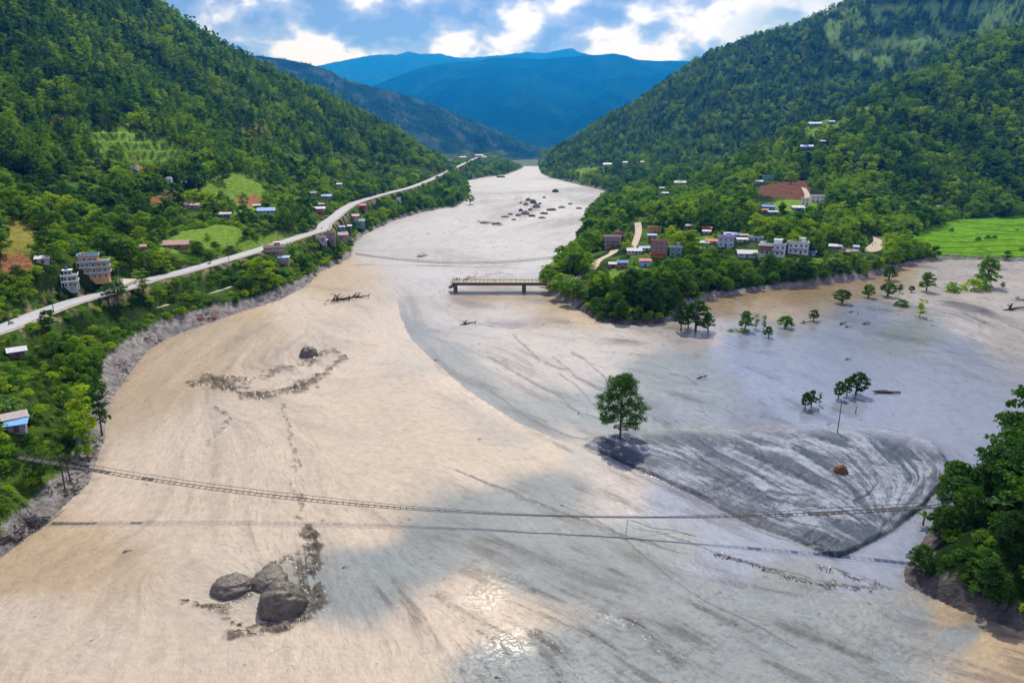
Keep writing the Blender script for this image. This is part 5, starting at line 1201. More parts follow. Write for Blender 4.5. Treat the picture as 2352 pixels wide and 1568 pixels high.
def ex2(e_, w, d, H, fh):
    g = MB(); g.box(-w*.45, w*.2, -d*.1, d*.45, H+.1, H+2.6); g.build('top_storey', wallm((.38,.42,.36)), e_)
    g = MB(); g.box(-w*.55, w*.3, -d*.2, d*.5, H+2.6, H+2.75); g.build('top_slab', M_WHITE, e_)
    g = MB(); g.tube([(-w*.2,d*.2,H+2.75),(-w*.2,d*.2,H+3.9),(-w*.2,d*.2,H+4.1)], [.75,.75,.3], 12); g.build('water_tank', mat('tank_blue', (.03,.10,.40), .5), e_, True)
    for x in (-w*.25, w*.05): window_part(e_, x, -d*.1-.02, H+.7, 1.2, 1.3, 0, mat('green_frame', (.08,.35,.28), .6))
block('roadside_building', 'narrow white and green building with stacked balconies standing below the orange one', 166, 702, .50, 5.4, 7.0, 2, (.34,.40,.37), (.66,.66,.68), [(.10,.38,.30),(.60,.60,.60)], ex2)
# the paved yard in front of the apartment building
yp = [hit(*S(a, b_)) for a, b_ in ((250,690),(272,672),(300,684),(335,690),(300,708),(262,704))]
b = MB(); zc = sum(p.z for p in yp)/6+.5
nb = len(yp); b.v = [(p.x,p.y,zc) for p in yp]+[(p.x,p.y,zc-4) for p in yp]; b.f = [tuple(range(nb))]+[(i,(i+1)%nb,nb+(i+1)%nb,nb+i) for i in range(nb)]; b.m = [0]*len(b.f)
yd = b.build('paved_yard', mat('yard_concrete', (.50,.45,.38), .9, .2, .4)); yd['kind'] = 'structure'
import bmesh
bmx = bmesh.new(); bmx.from_mesh(yd.data); bmesh.ops.recalc_face_normals(bmx, faces=bmx.faces); bmx.to_mesh(yd.data); bmx.free()

# ---------------------------------------------------------------- people
def skin_body(pose=0):
    vs = {'pel':(0,0,.95,.15,.11),'bel':(0,0,1.12,.14,.10),'che':(0,0,1.34,.17,.11),'nek':(0,0,1.50,.06,.06),'hed':(0,0,1.60,.085,.095),'top':(0,0,1.70,.07,.08)}
    leg = .06 if pose == 0 else .2
    for s_, q in ((-1,'l'),(1,'r')):
        f_ = leg*s_*(1 if pose else .3)
        vs['hip'+q] = (.09*s_,0,.90,.09,.09); vs['kne'+q] = (.10*s_,f_*.6,.50,.06,.06); vs['ank'+q] = (.10*s_,f_,.08,.04,.045); vs['toe'+q] = (.10*s_,f_-.16,.04,.04,.03)
        vs['sho'+q] = (.19*s_,0,1.42,.06,.06); vs['elb'+q] = (.26*s_,.03-f_*.5,1.15,.042,.042); vs['wri'+q] = (.27*s_,-.06-f_,.92,.032,.03); vs['han'+q] = (.27*s_,-.09-f_,.83,.035,.02)
    ed = [('pel','bel'),('bel','che'),('che','nek'),('nek','hed'),('hed','top')]
    for q in 'lr': ed += [('pel','hip'+q),('hip'+q,'kne'+q),('kne'+q,'ank'+q),('ank'+q,'toe'+q),('che','sho'+q),('sho'+q,'elb'+q),('elb'+q,'wri'+q),('wri'+q,'han'+q)]
    return vs, ed
def skin_mesh(name, vs, ed, m, root, k=1.0):
    names = list(vs); me = bpy.data.meshes.new('tmp'); me.from_pydata([vs[n][:3] for n in names], [(names.index(a), names.index(b_)) for a, b_ in ed], [])
    ob = bpy.data.objects.new('tmp', me); COL.objects.link(ob)
    md = ob.modifiers.new('s', 'SKIN'); ss_ = ob.modifiers.new('b', 'SUBSURF'); ss_.levels = 1
    for i, n in enumerate(names):
        me.skin_vertices[0].data[i].radius = (vs[n][3]*k, vs[n][4]*k); me.skin_vertices[0].data[i].use_root = (n == root)
    dg = bpy.context.evaluated_depsgraph_get(); r = bpy.data.meshes.new_from_object(ob.evaluated_get(dg)); r.name = name
    bpy.data.objects.remove(ob); r.materials.clear(); r.materials.append(m)
    r.polygons.foreach_set('use_smooth', [True]*len(r.polygons)); return r
SKINM = mat('skin', (.28,.15,.09), .6, .05); HAIR = mat('hair', (.01,.008,.006), .6, .1)
POSE = []
for po in (0, 1):
    vs, ed = skin_body(po); body = skin_mesh('body', vs, ed, SKINM, 'pel')
    sh_v = {k: v for k, v in vs.items() if k in ('pel','bel','che','shol','shor','elbl','elbr')}
    sh_e = [e_ for e_ in ed if e_[0] in sh_v and e_[1] in sh_v]
    tr_v = {k: v for k, v in vs.items() if k in ('pel','hipl','hipr','knel','kner','ankl','ankr')}; tr_e = [e_ for e_ in ed if e_[0] in tr_v and e_[1] in tr_v]
    ha_v = {'a': (0,.02,1.63,.10,.105), 'b': (0,.01,1.71,.085,.09)}
    POSE.append((body, sh_v, sh_e, tr_v, tr_e, ha_v))
_pc = {}
def cloth_mesh(kind, po, col):
    key = (kind, po, col)
    if key not in _pc:
        body, sv_, se_, tv_, te_, hv_ = POSE[po]
        m = mat('cloth', col, .8, .1)
        _pc[key] = skin_mesh(kind, *((sv_, se_) if kind == 'shirt' else (tv_, te_)), m, 'pel', 1.22)
    return _pc[key]
HAIRM = skin_mesh('hair', POSE[0][5], [('a','b')], HAIR, 'a')
CW = {'red':(.45,.03,.03),'blue':(.04,.10,.35),'yellow':(.60,.42,.05),'white':(.65,.65,.63),'black':(.015,.015,.018),'pink':(.55,.15,.25),'orange':(.6,.22,.04),'green':(.06,.25,.10),'purple':(.20,.08,.30)}
def person(loc, rz, top, low, label, po=0, h=1.0, group=None):
    e_ = empty('person', loc, rz); e_.scale = (h,h,h); tag(e_, label, 'person', group)
    link(bpy.data.objects.new('body', POSE[po][0]), e_)
    link(bpy.data.objects.new('shirt', cloth_mesh('shirt', po, CW[top])), e_); link(bpy.data.objects.new('trousers', cloth_mesh('trousers', po, CW[low])), e_)
    link(bpy.data.objects.new('hair', HAIRM), e_)
    return e_

# ---------------------------------------------------------------- concrete road bridge that ends in mid river
BA = Vector(PZ(1036, 672, 0)); BB = Vector(PZ(1300, 664, 0))
BA = Vector((BA.x, BA.y, 0)); bd = Vector((BB.x-BA.x, 0.0, 0)); BL_ = bd.length+10; bang = -0.012
br = empty('road_bridge', (BA.x, BA.y+3, 0), bang); tag(br, 'unfinished looking concrete road bridge with yellow and white parapets ending in mid river', 'bridge')
DZ = 4.9; BWd = 7.4
M_DECK = mat('deck_concrete', (.44,.42,.38), .9, .15, .5); M_GIRD = mat('girder_concrete', (.13,.125,.12), .9, .2, .6); M_YEL = mat('yellow_paint', (.62,.42,.05), .6, .12, 1)
g = MB(); g.box(0, BL_, -BWd/2, BWd/2, DZ, DZ+.28); g.build('deck', M_DECK, br)
for y in (-2.6, 0, 2.6): g = MB(); g.box(.6, BL_, y-.3, y+.3, DZ-1.35, DZ); g.build('girder', M_GIRD, br)
for i in range(9): g = MB(); g.box(.9+i*6.6, 1.2+i*6.6, -2.3, 2.3, DZ-1.1, DZ-.05); g.build('cross_beam', M_GIRD, br)
for x in (2.0, BL_*.535):
    g = MB(); g.box(x-1.0, x+1.0, -3.6, 3.6, DZ-2.1, DZ-1.35); g.build('pier_cap', M_GIRD, br)
    g = MB()
    pts = [(math.cos(a*math.pi/8)*(1.0), math.sin(a*math.pi/8)*2.6) for a in range(16)]
    n0 = len(g.v); g.v += [(x+px, py, -3) for px, py in pts]+[(x+px, py, DZ-2.1) for px, py in pts]
    for j in range(16): g.f.append((j, (j+1)%16, 16+(j+1)%16, 16+j)); g.m.append(0)
    g.build('pier', M_GIRD, br, True)
g = MB(); g.box(-.9, 1.6, -2.2, 2.2, DZ-2.6, DZ-1.9); g.box(-1.4, .2, -1.4, 1.4, DZ-3.1, DZ-2.6); g.build('end_block', M_GIRD, br)
for sy_ in (-1, 1):
    yy = sy_*(BWd/2-.18)
    g = MB(); g.box(0, BL_, yy-.16, yy+.16, DZ+.28, DZ+.52); g.build('kerb', M_YEL, br)
    pm = MB(); pm.box(-.12, .12, -.12, .12, 0, 1.0); pmd = pm.data('post', M_WHITE)
    n = int(BL_/2.0)
    for i in range(n):
        o = link(bpy.data.objects.new('post', pmd), br); o.location = (.2+i*2.0, yy, DZ+.52)
    for zr in (.45, .9):
        g = MB(); g.box(0, BL_, yy-.06, yy+.06, DZ+.52+zr-.06, DZ+.52+zr+.06); g.build('rail', M_WHITE if sy_ > 0 else M_YEL, br)
zt = DZ+.28
bpos = lambda x, y: Vector((BA.x+x*math.cos(bang)-y*math.sin(bang), BA.y+3+x*math.sin(bang)+y*math.cos(bang), zt))
PB_ = [(.9,-2.6,'red','black','person in a red shirt at the broken bridge end, front left corner'),(1.9,-2.9,'yellow','blue','person in a yellow shirt beside the red shirt at the bridge end'),
       (3.1,-2.4,'black','white','person in a black shirt and white trousers near the bridge end'),(1.6,.6,'blue','black','person in a blue shirt in the middle of the bridge end'),
       (3.0,1.2,'red','blue','person in a red shirt and blue trousers by the far rail of the bridge end'),(3.9,1.9,'orange','black','person in an orange shirt leaning at the far bridge rail'),
       (2.2,2.5,'white','blue','person in a white shirt at the far corner of the bridge end'),(6.4,-2.5,'purple','blue','person in purple standing apart on the front edge of the bridge'),(7.1,-1.2,'blue','black','person in dark blue behind the one in purple on the bridge'),(7.6,.8,'pink','black','person in pink by the far rail a few steps along the bridge'),
       (21.5,-2.3,'black','black','lone person in black walking midway along the bridge'),(43.6,2.0,'red','black','lone person in a red top at the wooded end of the bridge')]
for i, (x, y, a, b_, l) in enumerate(PB_): person(bpos(x, y), random.uniform(0, 6.28), a, b_, l, i % 2, random.uniform(.95, 1.05))
# ---------------------------------------------------------------- footbridges of cable and planks
M_CAB = mat('cable_steel', (.06,.057,.055), .7, .15, 3); M_RUNG = mat('steel_rung', (.07,.065,.06), .7, .2, 3); M_PLK = mat('walkway_plank', (.085,.078,.07), .9, .3, 2)
def footbridge(label, A, B, sag, width, pitch_, planks, hang, r=.05, rail=1.05, upto=1.0, n_parts=True, missing=None):
    A = Vector(A); B = Vector(B); e_ = empty('suspension_footbridge', A, 0); tag(e_, label, 'footbridge')
    D = B-A; L = D.length; across = Vector((-D.y, D.x, 0)).normalized()
    def P_(t, s_, up=0): return D*t+across*s_*width/2*(1-.75*hang(t)*(L > 150))+Vector((0,0,up-4*sag*t*(1-t)))
    for s_ in (-1, 1):
        g = MB(); g.tube([P_(i/60*upto, s_) for i in range(61)], r*1.3, 5); g.build('deck_cable', M_CAB, e_, True)
        g = MB(); g.tube([P_(i/60*upto, s_*1.15, rail*(1-.75*hang(i/60))) for i in range(61)], r, 5); g.build('hand_cable', M_CAB, e_, True)
    n = int(L/pitch_); rmesh = None; pmesh = {}
    rung = MB(); rung.box(-.05, .05, -width/2, width/2, -.05, .05); rmesh = rung.data('rung', M_RUNG)
    pk = MB(); pk.box(-pitch_*.46, pitch_*.46, -width*.46, width*.46, -.03, .04); pmesh = pk.data('plank', M_PLK)
    hm_ = MB()
    az = math.atan2(D.y, D.x)
    for i in range(1, n):
        t = i/n
        if missing and missing(t): continue
        p = P_(t, 0); o = link(bpy.data.objects.new('rung', rmesh), e_); o.location = p; o.scale = (1, max(.2, 1-.75*hang(t)*(L > 150)), 1); o.rotation_euler = (0,0,az+random.uniform(-.08,.08))
        if planks(t):
            o = link(bpy.data.objects.new('plank', pmesh), e_); o.location = p+Vector((0,0,.06)); o.rotation_euler = (random.uniform(-.1,.1),0,az)
        rr_ = rail*(1-.75*hang(t))
        for s_ in (-1, 1): hm_.tube([P_(t, s_), P_(t, s_*1.15, rr_)], r*.55, 4, cap=False)
    ho = hm_.build('hangers', M_CAB, e_); ho['kind'] = 'stuff'
    return e_, P_
def z_p(u, v, z): return PZ(u, v, z)
fa_, P1 = footbridge('long damaged suspension footbridge of cables and rungs crossing the whole river', z_p(150,1068,8.8), z_p(2150,1163,8), 0, 1.0, 1.25,
    lambda t: (t < .05) or (.05 < t < .12 and random.random() < .45) or (.12 < t < .20 and random.random() < .12) or (t > .80 and random.random() < .45) or (t > .93),
    lambda t: 0 if t < .3 else min(1, (t-.3)*4) if t < .7 else max(0, 1-(t-.72)*6), missing=lambda t: .50 < t < .70 or (.38 < t < .5 and random.random() < .5), r=.042, rail=.7)
# bend it: the true line sags to the water in the middle
def sagfix(e_, A, B, zm):
    A = Vector(A); L = (Vector(B)-A).length
    for ch in e_.children:
        if ch.name.startswith(('rung','plank')):
            t = min(max(ch.location.length/L, 0), 1); ch.location.z += -4*zm*t*(1-t)
        else:
            for v in ch.data.vertices:
                t = min(max((Vector((v.co.x, v.co.y, 0)).length)/L, 0), 1); v.co.z += -4*zm*t*(1-t)
sagfix(fa_, z_p(150,1068,8.8), z_p(2150,1163,8), 6.0)
# approach span over the left trees and the tower frames
def portal(label, loc, h, w, ang):
    e_ = empty('cable_tower', loc, ang); tag(e_, label, 'bridge tower')
    for s_ in (-1, 1): g = MB(); g.tube([(0,s_*w*.65,-4),(0,s_*w*.5,h)], [.16,.13], 6); g.build('leg', M_CAB, e_)
    for z in (h*.5, h-.15): g = MB(); g.tube([(0,-w*.55,z),(0,w*.55,z)], .1, 6); g.build('cross_bar', M_CAB, e_)
pl_ = Vector(z_p(150,1068,8.8)); pr_ = Vector(z_p(2150,1163,8))
portal('steel cable tower of the footbridge on the left bank', (pl_.x-.3, pl_.y, 8.0), 3.2, 1.5, 0)
portal('steel cable tower of the footbridge among trees on the right bank', (pr_.x+1.5, pr_.y, 7.4), 3.0, 1.5, 0)
def approach(label, A, B, plankm):
    A = Vector(A); B = Vector(B); D = B-A; e_ = empty('bridge_walkway', A, 0); tag(e_, label, 'walkway'); ac = Vector((-D.y, D.x, 0)).normalized(); n = max(3, int(D.length/1.3))
    for s_ in (-1, 1):
        g = MB(); g.tube([D*t+ac*s_*.6 for t in (0,.5,1)], .07, 5); g.build('deck_cable', M_CAB, e_); g = MB(); g.tube([D*t+ac*s_*.7+Vector((0,0,1.1)) for t in (0,.5,1)], .05, 5); g.build('hand_cable', M_CAB, e_)
    pk = MB(); pk.box(-.6, .6, -.58, .58, -.04, .04); pm = pk.data('plank', plankm); pb = MB(); pb.tube([(0,-.7,0),(0,-.7,1.1)], .045, 4); pb.tube([(0,.7,0),(0,.7,1.1)], .045, 4); pbm = pb.data('side_post', M_CAB)
    for i in range(n):
        t = (i+.5)/n; o = link(bpy.data.objects.new('plank', pm), e_); o.location = D*t; o.rotation_euler = (0, -math.atan2(D.z, math.hypot(D.x, D.y)), math.atan2(D.y, D.x))
        o = link(bpy.data.objects.new('side_post', pbm), e_); o.location = D*t; o.rotation_euler = (0,0,math.atan2(D.y, D.x))
approach('grey plank walkway leading up from the left end of the footbridge', z_p(40,1050,11), tuple(pl_), M_PLK)
approach('blue green steel walkway leaving the right end of the footbridge', tuple(pr_), z_p(2420,1133,11), mat('teal_steel', (.05,.16,.17), .6, .2, 2))
def cable(label, pts, r=.06, name='fallen_cable'):
    g = MB(); g.tube(pts, r, 5); o = g.build(name, M_CAB, None, True); tag(o, label, 'cable')
cb = [Vector(z_p(u, v, z)) for u, v, z in ((112,1204,1.6),(140,1206,1.5),(250,1207,1.0),(400,1209,.7),(560,1210,.6),(650,1211,.55),(730,1213,.5),(760,1212,.45),(830,1217,.3),(930,1221,.05),(1000,1224,-.3))]
cable('broken hanger wire dangling from the middle of the footbridge', [z_p(1441,1192,2.6), z_p(1440,1210,1.6), z_p(1437,1230,.3)], .05)
cable('snapped stay wire trailing in the water right of the footbridge middle', [z_p(1450,1194,2.5), z_p(1500,1212,1.0), z_p(1550,1217,.3), z_p(1600,1232,0)], .05)
fb_, P2 = footbridge('distant suspension footbridge hanging low across the upper river', z_p(815,583,6), z_p(1320,586,8), 0, 1.5, 2.6, lambda t: t < .08 or .28 < t < .46, lambda t: 0 if .2 < t < .9 else .3, r=.06, rail=1.0)
sagfix(fb_, z_p(815,583,6), z_p(1320,586,8), 5.4)
cable('thin pale cable strung across the far river narrows', [z_p(1375,428,6), z_p(1400,422,7), z_p(1455,413,16)], .30, 'river_cable')

# ---------------------------------------------------------------- boulders and rocks
M_ROCK = mat('boulder_rock', (.115,.098,.075), .55, .45, .9, .5, .18, bscale=2.2); M_ROCKD = mat('dark_rock', (.075,.07,.065), .7, .35, .5, .4, .12, bscale=1.4); M_ROCKP = mat('pale_rock', (.26,.24,.215), .8, .3, .4, .3, .1)
M_RUST = mat('brown_boulder', (.17,.095,.045), .85, .35, .8, .3, .12, bscale=2)
def rock_mesh(name, rx, ry, rz, seed, m, n=48, amp=.15, facet=.35):
    k = n//2; th = np.linspace(0, math.pi, k+1); ph = np.linspace(0, 2*math.pi, n, endpoint=False)
    T, Ph = np.meshgrid(th, ph, indexing='ij'); X_ = np.sin(T)*np.cos(Ph); Y_ = np.sin(T)*np.sin(Ph); Z_ = np.cos(T)
    rg_ = np.random.default_rng(seed); r = np.ones(X_.shape)
    for i in range(16):
        d_ = rg_.standard_normal(3); d_ /= np.linalg.norm(d_); h_ = .78+.2*rg_.random()
        dot = X_*d_[0]+Y_*d_[1]+Z_*d_[2]; cut = np.where(dot > h_, h_/np.maximum(dot, 1e-3), 1); r = np.minimum(r, cut*facet+(1-facet))
    q = fbm(X_*2.2+seed, Y_*2.2+Z_*3.1, 5, seed)+.6*fbm(Z_*3+seed, X_*3-Y_*2, 5, seed+5)
    q = np.where(np.sin(T) < .05, q.mean(), q)
    r = r*(1+amp*q)
    V = np.stack([X_*r*rx, Y_*r*ry, Z_*r*rz], -1).reshape(-1,3)
    Q = []
    for i in range(k):
        for j in range(n): Q.append((i*n+j, (i+1)*n+j, (i+1)*n+(j+1)%n, i*n+(j+1)%n))
    me = mesh_np(name, V, Q, [m], True); return me
def rock(label, u, v, wpx, hpx, seed, m, group=None, name='boulder', n=48, sink=.35, yk=.92):
    """u,v = where its waterline meets the water at the front, in 2352 units"""
    p = Vector(PZ(u, v, 0)); dep = float(project(p.x, p.y, 0)[2]); w = wpx/F*dep; h = hpx/F*dep
    a_d = math.atan2(CAMH, p.y); ry_ = w/2*yk; sd_, cd_ = math.sin(a_d), math.cos(a_d)
    rz_ = max(.22*w, math.sqrt(max(.01, (h-ry_*sd_)**2-(ry_*sd_)**2))/cd_ if h > 2*ry_*sd_ else .25*w)*1.08
    o = bpy.data.objects.new(name, rock_mesh(name, w/2, w/2*yk, rz_, seed, m, n)); link(o)
    o.location = (p.x, p.y+w/2*yk*.85, 0); o.rotation_euler = (0,0,(seed%5-2)*.25); tag(o, label, 'boulder' if name == 'boulder' else 'rock', group); return o
rock('largest grey boulder standing in the turbulent water at lower left', 636, 1424, 114, 88, 3, M_ROCK, n=96)
rock('grey boulder partly hidden directly behind the largest one', 608, 1358, 92, 38, 5, M_ROCK, n=72)
rock('smaller boulder with dark left side standing left of the largest one', 520, 1373, 96, 60, 8, M_ROCK, n=72)
rock('low boulder top just showing above the pair of big boulders', 618, 1322, 50, 26, 11, M_ROCK, n=48)
rock('squat grey boulder at the top of the muddy turbulence arc', 705, 824, 42, 30, 14, M_ROCK, n=48)
rock('brown rounded boulder resting alone on the grey mud flat', 1937, 1092, 34, 26, 17, M_RUST, n=48)
rock('dark boulder alone in the upper river', 1276, 442, 17, 8, 19, M_ROCKD, n=24)
rs_ = [(1214,462,18,9),(1225,468,20,12),(1208,472,15,8),(1232,478,24,12),(1196,486,14,8),(1190,497,18,8),(1206,494,26,12),(1222,498,20,7),(1240,470,12,6),(1218,484,16,8),(1250,492,26,7),(1172,494,16,6),(1160,500,24,5),(1266,484,30,6),(1290,478,24,5),(1310,470,14,5),(1330,480,18,5),(1245,502,22,6),(1180,506,14,5),(1140,516,30,5),(1112,514,26,7),(1110,405,22,5),(1150,408,26,5),(1085,412,20,5),(1130,402,20,5),(1250,455,10,5),(1196,468,9,5)]
for i, (u, v, w_, h_) in enumerate(rs_):
    w_ *= .85; h_ *= .8
    g_ = 'rocks clustered in the middle of the upper river' if 440 < v else 'rocks along the left edge of the river narrows'
    rock('grey rock in the cluster out in the upper river' if 440 < v else 'grey rock at the left edge of the river narrows', u, v, w_, h_, 30+i, [M_ROCKP, M_ROCK, M_ROCKP][i % 3], g_, 'rock', 20, yk=.5)

# ---------------------------------------------------------------- the lone tree
def big_tree(label, u, v, hpx, wpx, seed, m):
    p = Vector(PZ(u, v, .5)); p.z = .3; dep = float(project(p.x, p.y, 0)[2]); h = hpx/F*dep/math.cos(PITCH+.05); w = wpx/F*dep
    e_ = empty('lone_tree', p, 0); tag(e_, label, 'tree')
    rg_ = random.Random(seed); b = MB(); 
    b.tube([(0,0,-1),(.05,0,h*.12),(-.05,.05,h*.35),(.1,0,h*.6),(0,.05,h*.92)], [.36,.26,.21,.14,.05], 9)
    tips = []
    for i in range(30):
        a = i*2.4+rg_.uniform(-.3,.3); t = i/29; z0 = h*(.27+.60*t); R = w*.57*math.sin(math.pi*min(1, .22+.70*t**.8))**.8*(rg_.uniform(.75,1.08)); rise = h*(.02+.10*t)*rg_.uniform(.5,1.5)-h*.02*(1-t)*3
        pts = [(0,0,z0),(math.cos(a)*R*.5,math.sin(a)*R*.5,z0+rise*.8),(math.cos(a)*R,math.sin(a)*R,z0+rise)]
        b.tube(pts, [.10*(1.2-t),.06*(1.2-t),.02], 5, cap=False); tips += [(pts[2], 1), (pts[1], .8)]
        for s_ in (-.5, .5): tips.append(((math.cos(a+s_)*R*.8, math.sin(a+s_)*R*.8, z0+rise+rg_.uniform(-.4,.5)), .9))
    b.build('trunk', BARK, e_, True)
    C = np.array([t_[0] for t_ in tips]+[(0,0,h*.93),(.5,.3,h*.96),(-.5,0,h*.97)]); rn = np.random.default_rng(seed); per = 120; n = len(C)*per; ci = np.repeat(np.arange(len(C)), per)
    d = rn.standard_normal((n,3)); d /= np.linalg.norm(d,axis=1)[:,None]; pos = C[ci]+d*(.45+.85*rn.random(n))[:,None]*np.array([1.05,1.05,.62])*w/11.5
    nr2 = d*.6+rn.standard_normal((n,3))*.5+np.array([0,0,.5]); nr2 /= np.linalg.norm(nr2,axis=1)[:,None]; a1 = np.cross(nr2, rn.standard_normal((n,3))); a1 /= np.linalg.norm(a1,axis=1)[:,None]; a2 = np.cross(nr2,a1)
    s = .20*(.7+.6*rn.random(n))[:,None]; V = np.stack([pos-a1*s, pos-a2*s*.6, pos+a1*s, pos+a2*s*.6],1).reshape(-1,3)
    sh_ = np.repeat(rn.random(len(C))[ci]*.8, 4); me = mesh_np('crown', V, np.arange(n*4).reshape(n,4), [m], False, None, None, {'shade': sh_}); link(bpy.data.objects.new('crown', me), e_)
big_tree('tall round crowned tree standing alone on the tip of the mud flat', 1424, 1006, 146, 100, 2, L_DARK)

# trees left standing in the flooded flat: crown height from the photograph
def wet_tree(label, u, v, hpx, wpx, key, group=None):
    u, v = S(u, v); hpx *= .9408; wpx *= .9408; p = Vector(PZ(u, v, 0)); dep = float(project(p.x, p.y, 0)[2]); h = hpx/F*dep; w = wpx/F*dep
    key = {'broad0':'wet0','broad1':'wet1','broad2':'wet2','broad3':'wet1'}.get(key, key)
    base = {'wet':(9.8,7.6),'tall':(12.8,4.4),'bush':(2.2,4.0)}[key[:-1].rstrip('0123456789')]
    e_ = thing_tree(key, (p.x, p.y, -.1), (w/base[1], w/base[1], h/base[0]), random.uniform(0,6), label, group) if key[:4] != 'bush' else None
    if e_ is None:
        e_ = bpy.data.objects.new('shrub', TR[key][0]); link(e_); e_.location = (p.x,p.y,-.1); e_.scale = (w/base[1], w/base[1], h/base[0]); tag(e_, label, 'shrub', group)
WT = [("leftmost tree of the flooded clump off the village spit",1662,808,74,36,'broad0'),("tallest tree of the flooded clump off the village spit",1698,808,78,56,'broad2'),("low tree at the right side of the flooded clump off the spit",1728,808,44,30,'broad3'),("slim tree at the back of the flooded clump off the spit",1680,800,60,30,'tall0'),
 ("bushy flooded tree with green weeds at its foot, first right of the clump",1818,807,52,32,'broad3'),("slim flooded tree right of the bushy one",1845,803,36,15,'tall1'),("second slim flooded tree with a narrow crown",1864,803,35,13,'tall0'),("short squat flooded tree below the second slim one",1876,823,28,24,'broad0'),
 ("wide low flooded tree beside floating branches",1917,799,31,38,'broad3'),("small round flooded tree alone between the wide tree and driftwood",1986,783,28,26,'broad0'),("dark leafy flooded tree nearest the brown channel",2055,741,36,40,'broad2'),("spreading flooded tree right of the dark leafy one",2120,726,34,30,'broad3'),
 ("drooping flooded tree in the middle of the back row",2167,723,34,38,'broad2'),("tiny round flooded tree beside the drooping one",2196,714,21,12,'broad0'),("tiny flooded bush tree before the tall two tiered tree",2225,713,16,14,'broad2'),("two tiered flooded tree with a high tufted crown",2261,712,50,34,'broad3'),
 ("small flooded tree on thin trunk in front of the back row",2245,773,44,22,'tall1'),("feathery tall tree rising from the largest flooded thicket",2405,700,76,50,'broad1'),
 ("left tree of the close pair by the log raft, leaning crown",2046,973,46,25,'broad2'),("middle tree of the close group by the log raft",2067,966,47,26,'broad0'),("tallest tree of the close group by the log raft",2089,962,58,46,'broad2'),
 ("left tree of the three small trees above the standing pole",1965,996,43,26,'broad2'),("middle tree of the three small trees above the standing pole",1981,991,43,22,'broad0'),("thin right tree of the three small trees above the standing pole",1999,988,33,10,'tall2'),
 ("small shrub tree at the far right of the back row",2447,703,15,12,'broad0'),("tree with tufted crown at the water edge below the dirt road bend",2170,683,36,36,'broad2')]
for l, u, v, h_, w_, k in WT: wet_tree(l, u, v, h_, w_, k)
for l, u, v, h_, w_, k in [("low flooded bush left of the largest thicket",2324,712,25,40,'bush0'),("left part of the largest flooded thicket, a broad bush",2370,709,30,44,'bush2'),("right part of the largest flooded thicket under the feathery tree",2400,709,32,36,'bush0'),("ragged bush among floating branches before the back row",2199,748,18,34,'bush3'),("weeds around the foot of the bushy flooded tree",1815,809,8,30,'bush1'),("tuft of weeds by the snag left of the bushy flooded tree",1784,808,6,18,'bush1')]: wet_tree(l, u, v, h_, w_, k)
# named single trees on land
def land_tree(label, u, v, hpx, wpx, key):
    p = hit(u, v); dep = float(project(p.x, p.y, p.z)[2]); h = hpx/F*dep; w = wpx/F*dep; base = {'b':(9.6,7.6),'t':(12.8,4.4),'d':(9.6,7.8)}[key[0]]
    thing_tree(key, p, (w/base[1], w/base[1], h/base[0]), random.uniform(0,6), label, None)
land_tree('huge dark rounded tree over the long dark farmhouse on the left slope', 452, 444, 66, 62, 'broad2')
land_tree('broad bright green umbrella shaped tree behind the white villas', 1905*.9408+100, 545, 30, 64, 'broad1')
land_tree('yellow green layered tree on the left bank above the grey mud', 600, 655, 62, 58, 'broad1')
land_tree('yellowish tree on top of the landslide scar', 1816, 424, 30, 26, 'broad1')
land_tree('slender dark tree leaning at the edge of the left bank mud', 234, 1000, 148, 42, 'tall2')
land_tree('second slender tree left of the leaning one on the left bank', 196, 1008, 130, 52, 'tall1')
land_tree('young tree with bare lower trunk at the left end of the footbridge', 205, 1060, 120, 46, 'tall1')
land_tree('dark roadside tree standing before the road bend by the yard', 330, 672, 56, 34, 'tall0')
land_tree('dark bushy roadside tree beside the parked car', 268, 690, 44, 52, 'broad2')
for i_, (u_, v_, h_, w_, k_) in enumerate([(1262,668,50,50,'broad0'),(1290,676,48,52,'broad1'),(1258,648,40,40,'broad3'),(1318,690,50,56,'broad0')]): land_tree(['tree right at the wooded end of the concrete bridge, front one','bright tree on the shore just right of the concrete bridge end','smaller tree behind the wooded end of the concrete bridge','tree on the spit shore second right of the bridge end'][i_], u_, v_, h_, w_, k_)
for i_, (u_, v_, h_, w_) in enumerate([(2335,1085,215,120),(2290,1150,130,120),(2390,1120,200,150),(2200,1180,90,90)]): land_tree(['tallest dark tree at the right picture edge above the footbridge','dark spreading tree left of the tallest one above the footbridge','dark tree at the very right edge beyond the footbridge walkway','small dark tree leaning over the water at the right footbridge end'][i_], u_, v_, h_, w_, 'dense%d' % (i_ % 2))
land_tree('shore tree standing apart at the far end of the left wooded bank', 1080, 470, 22, 24, 'broad0')

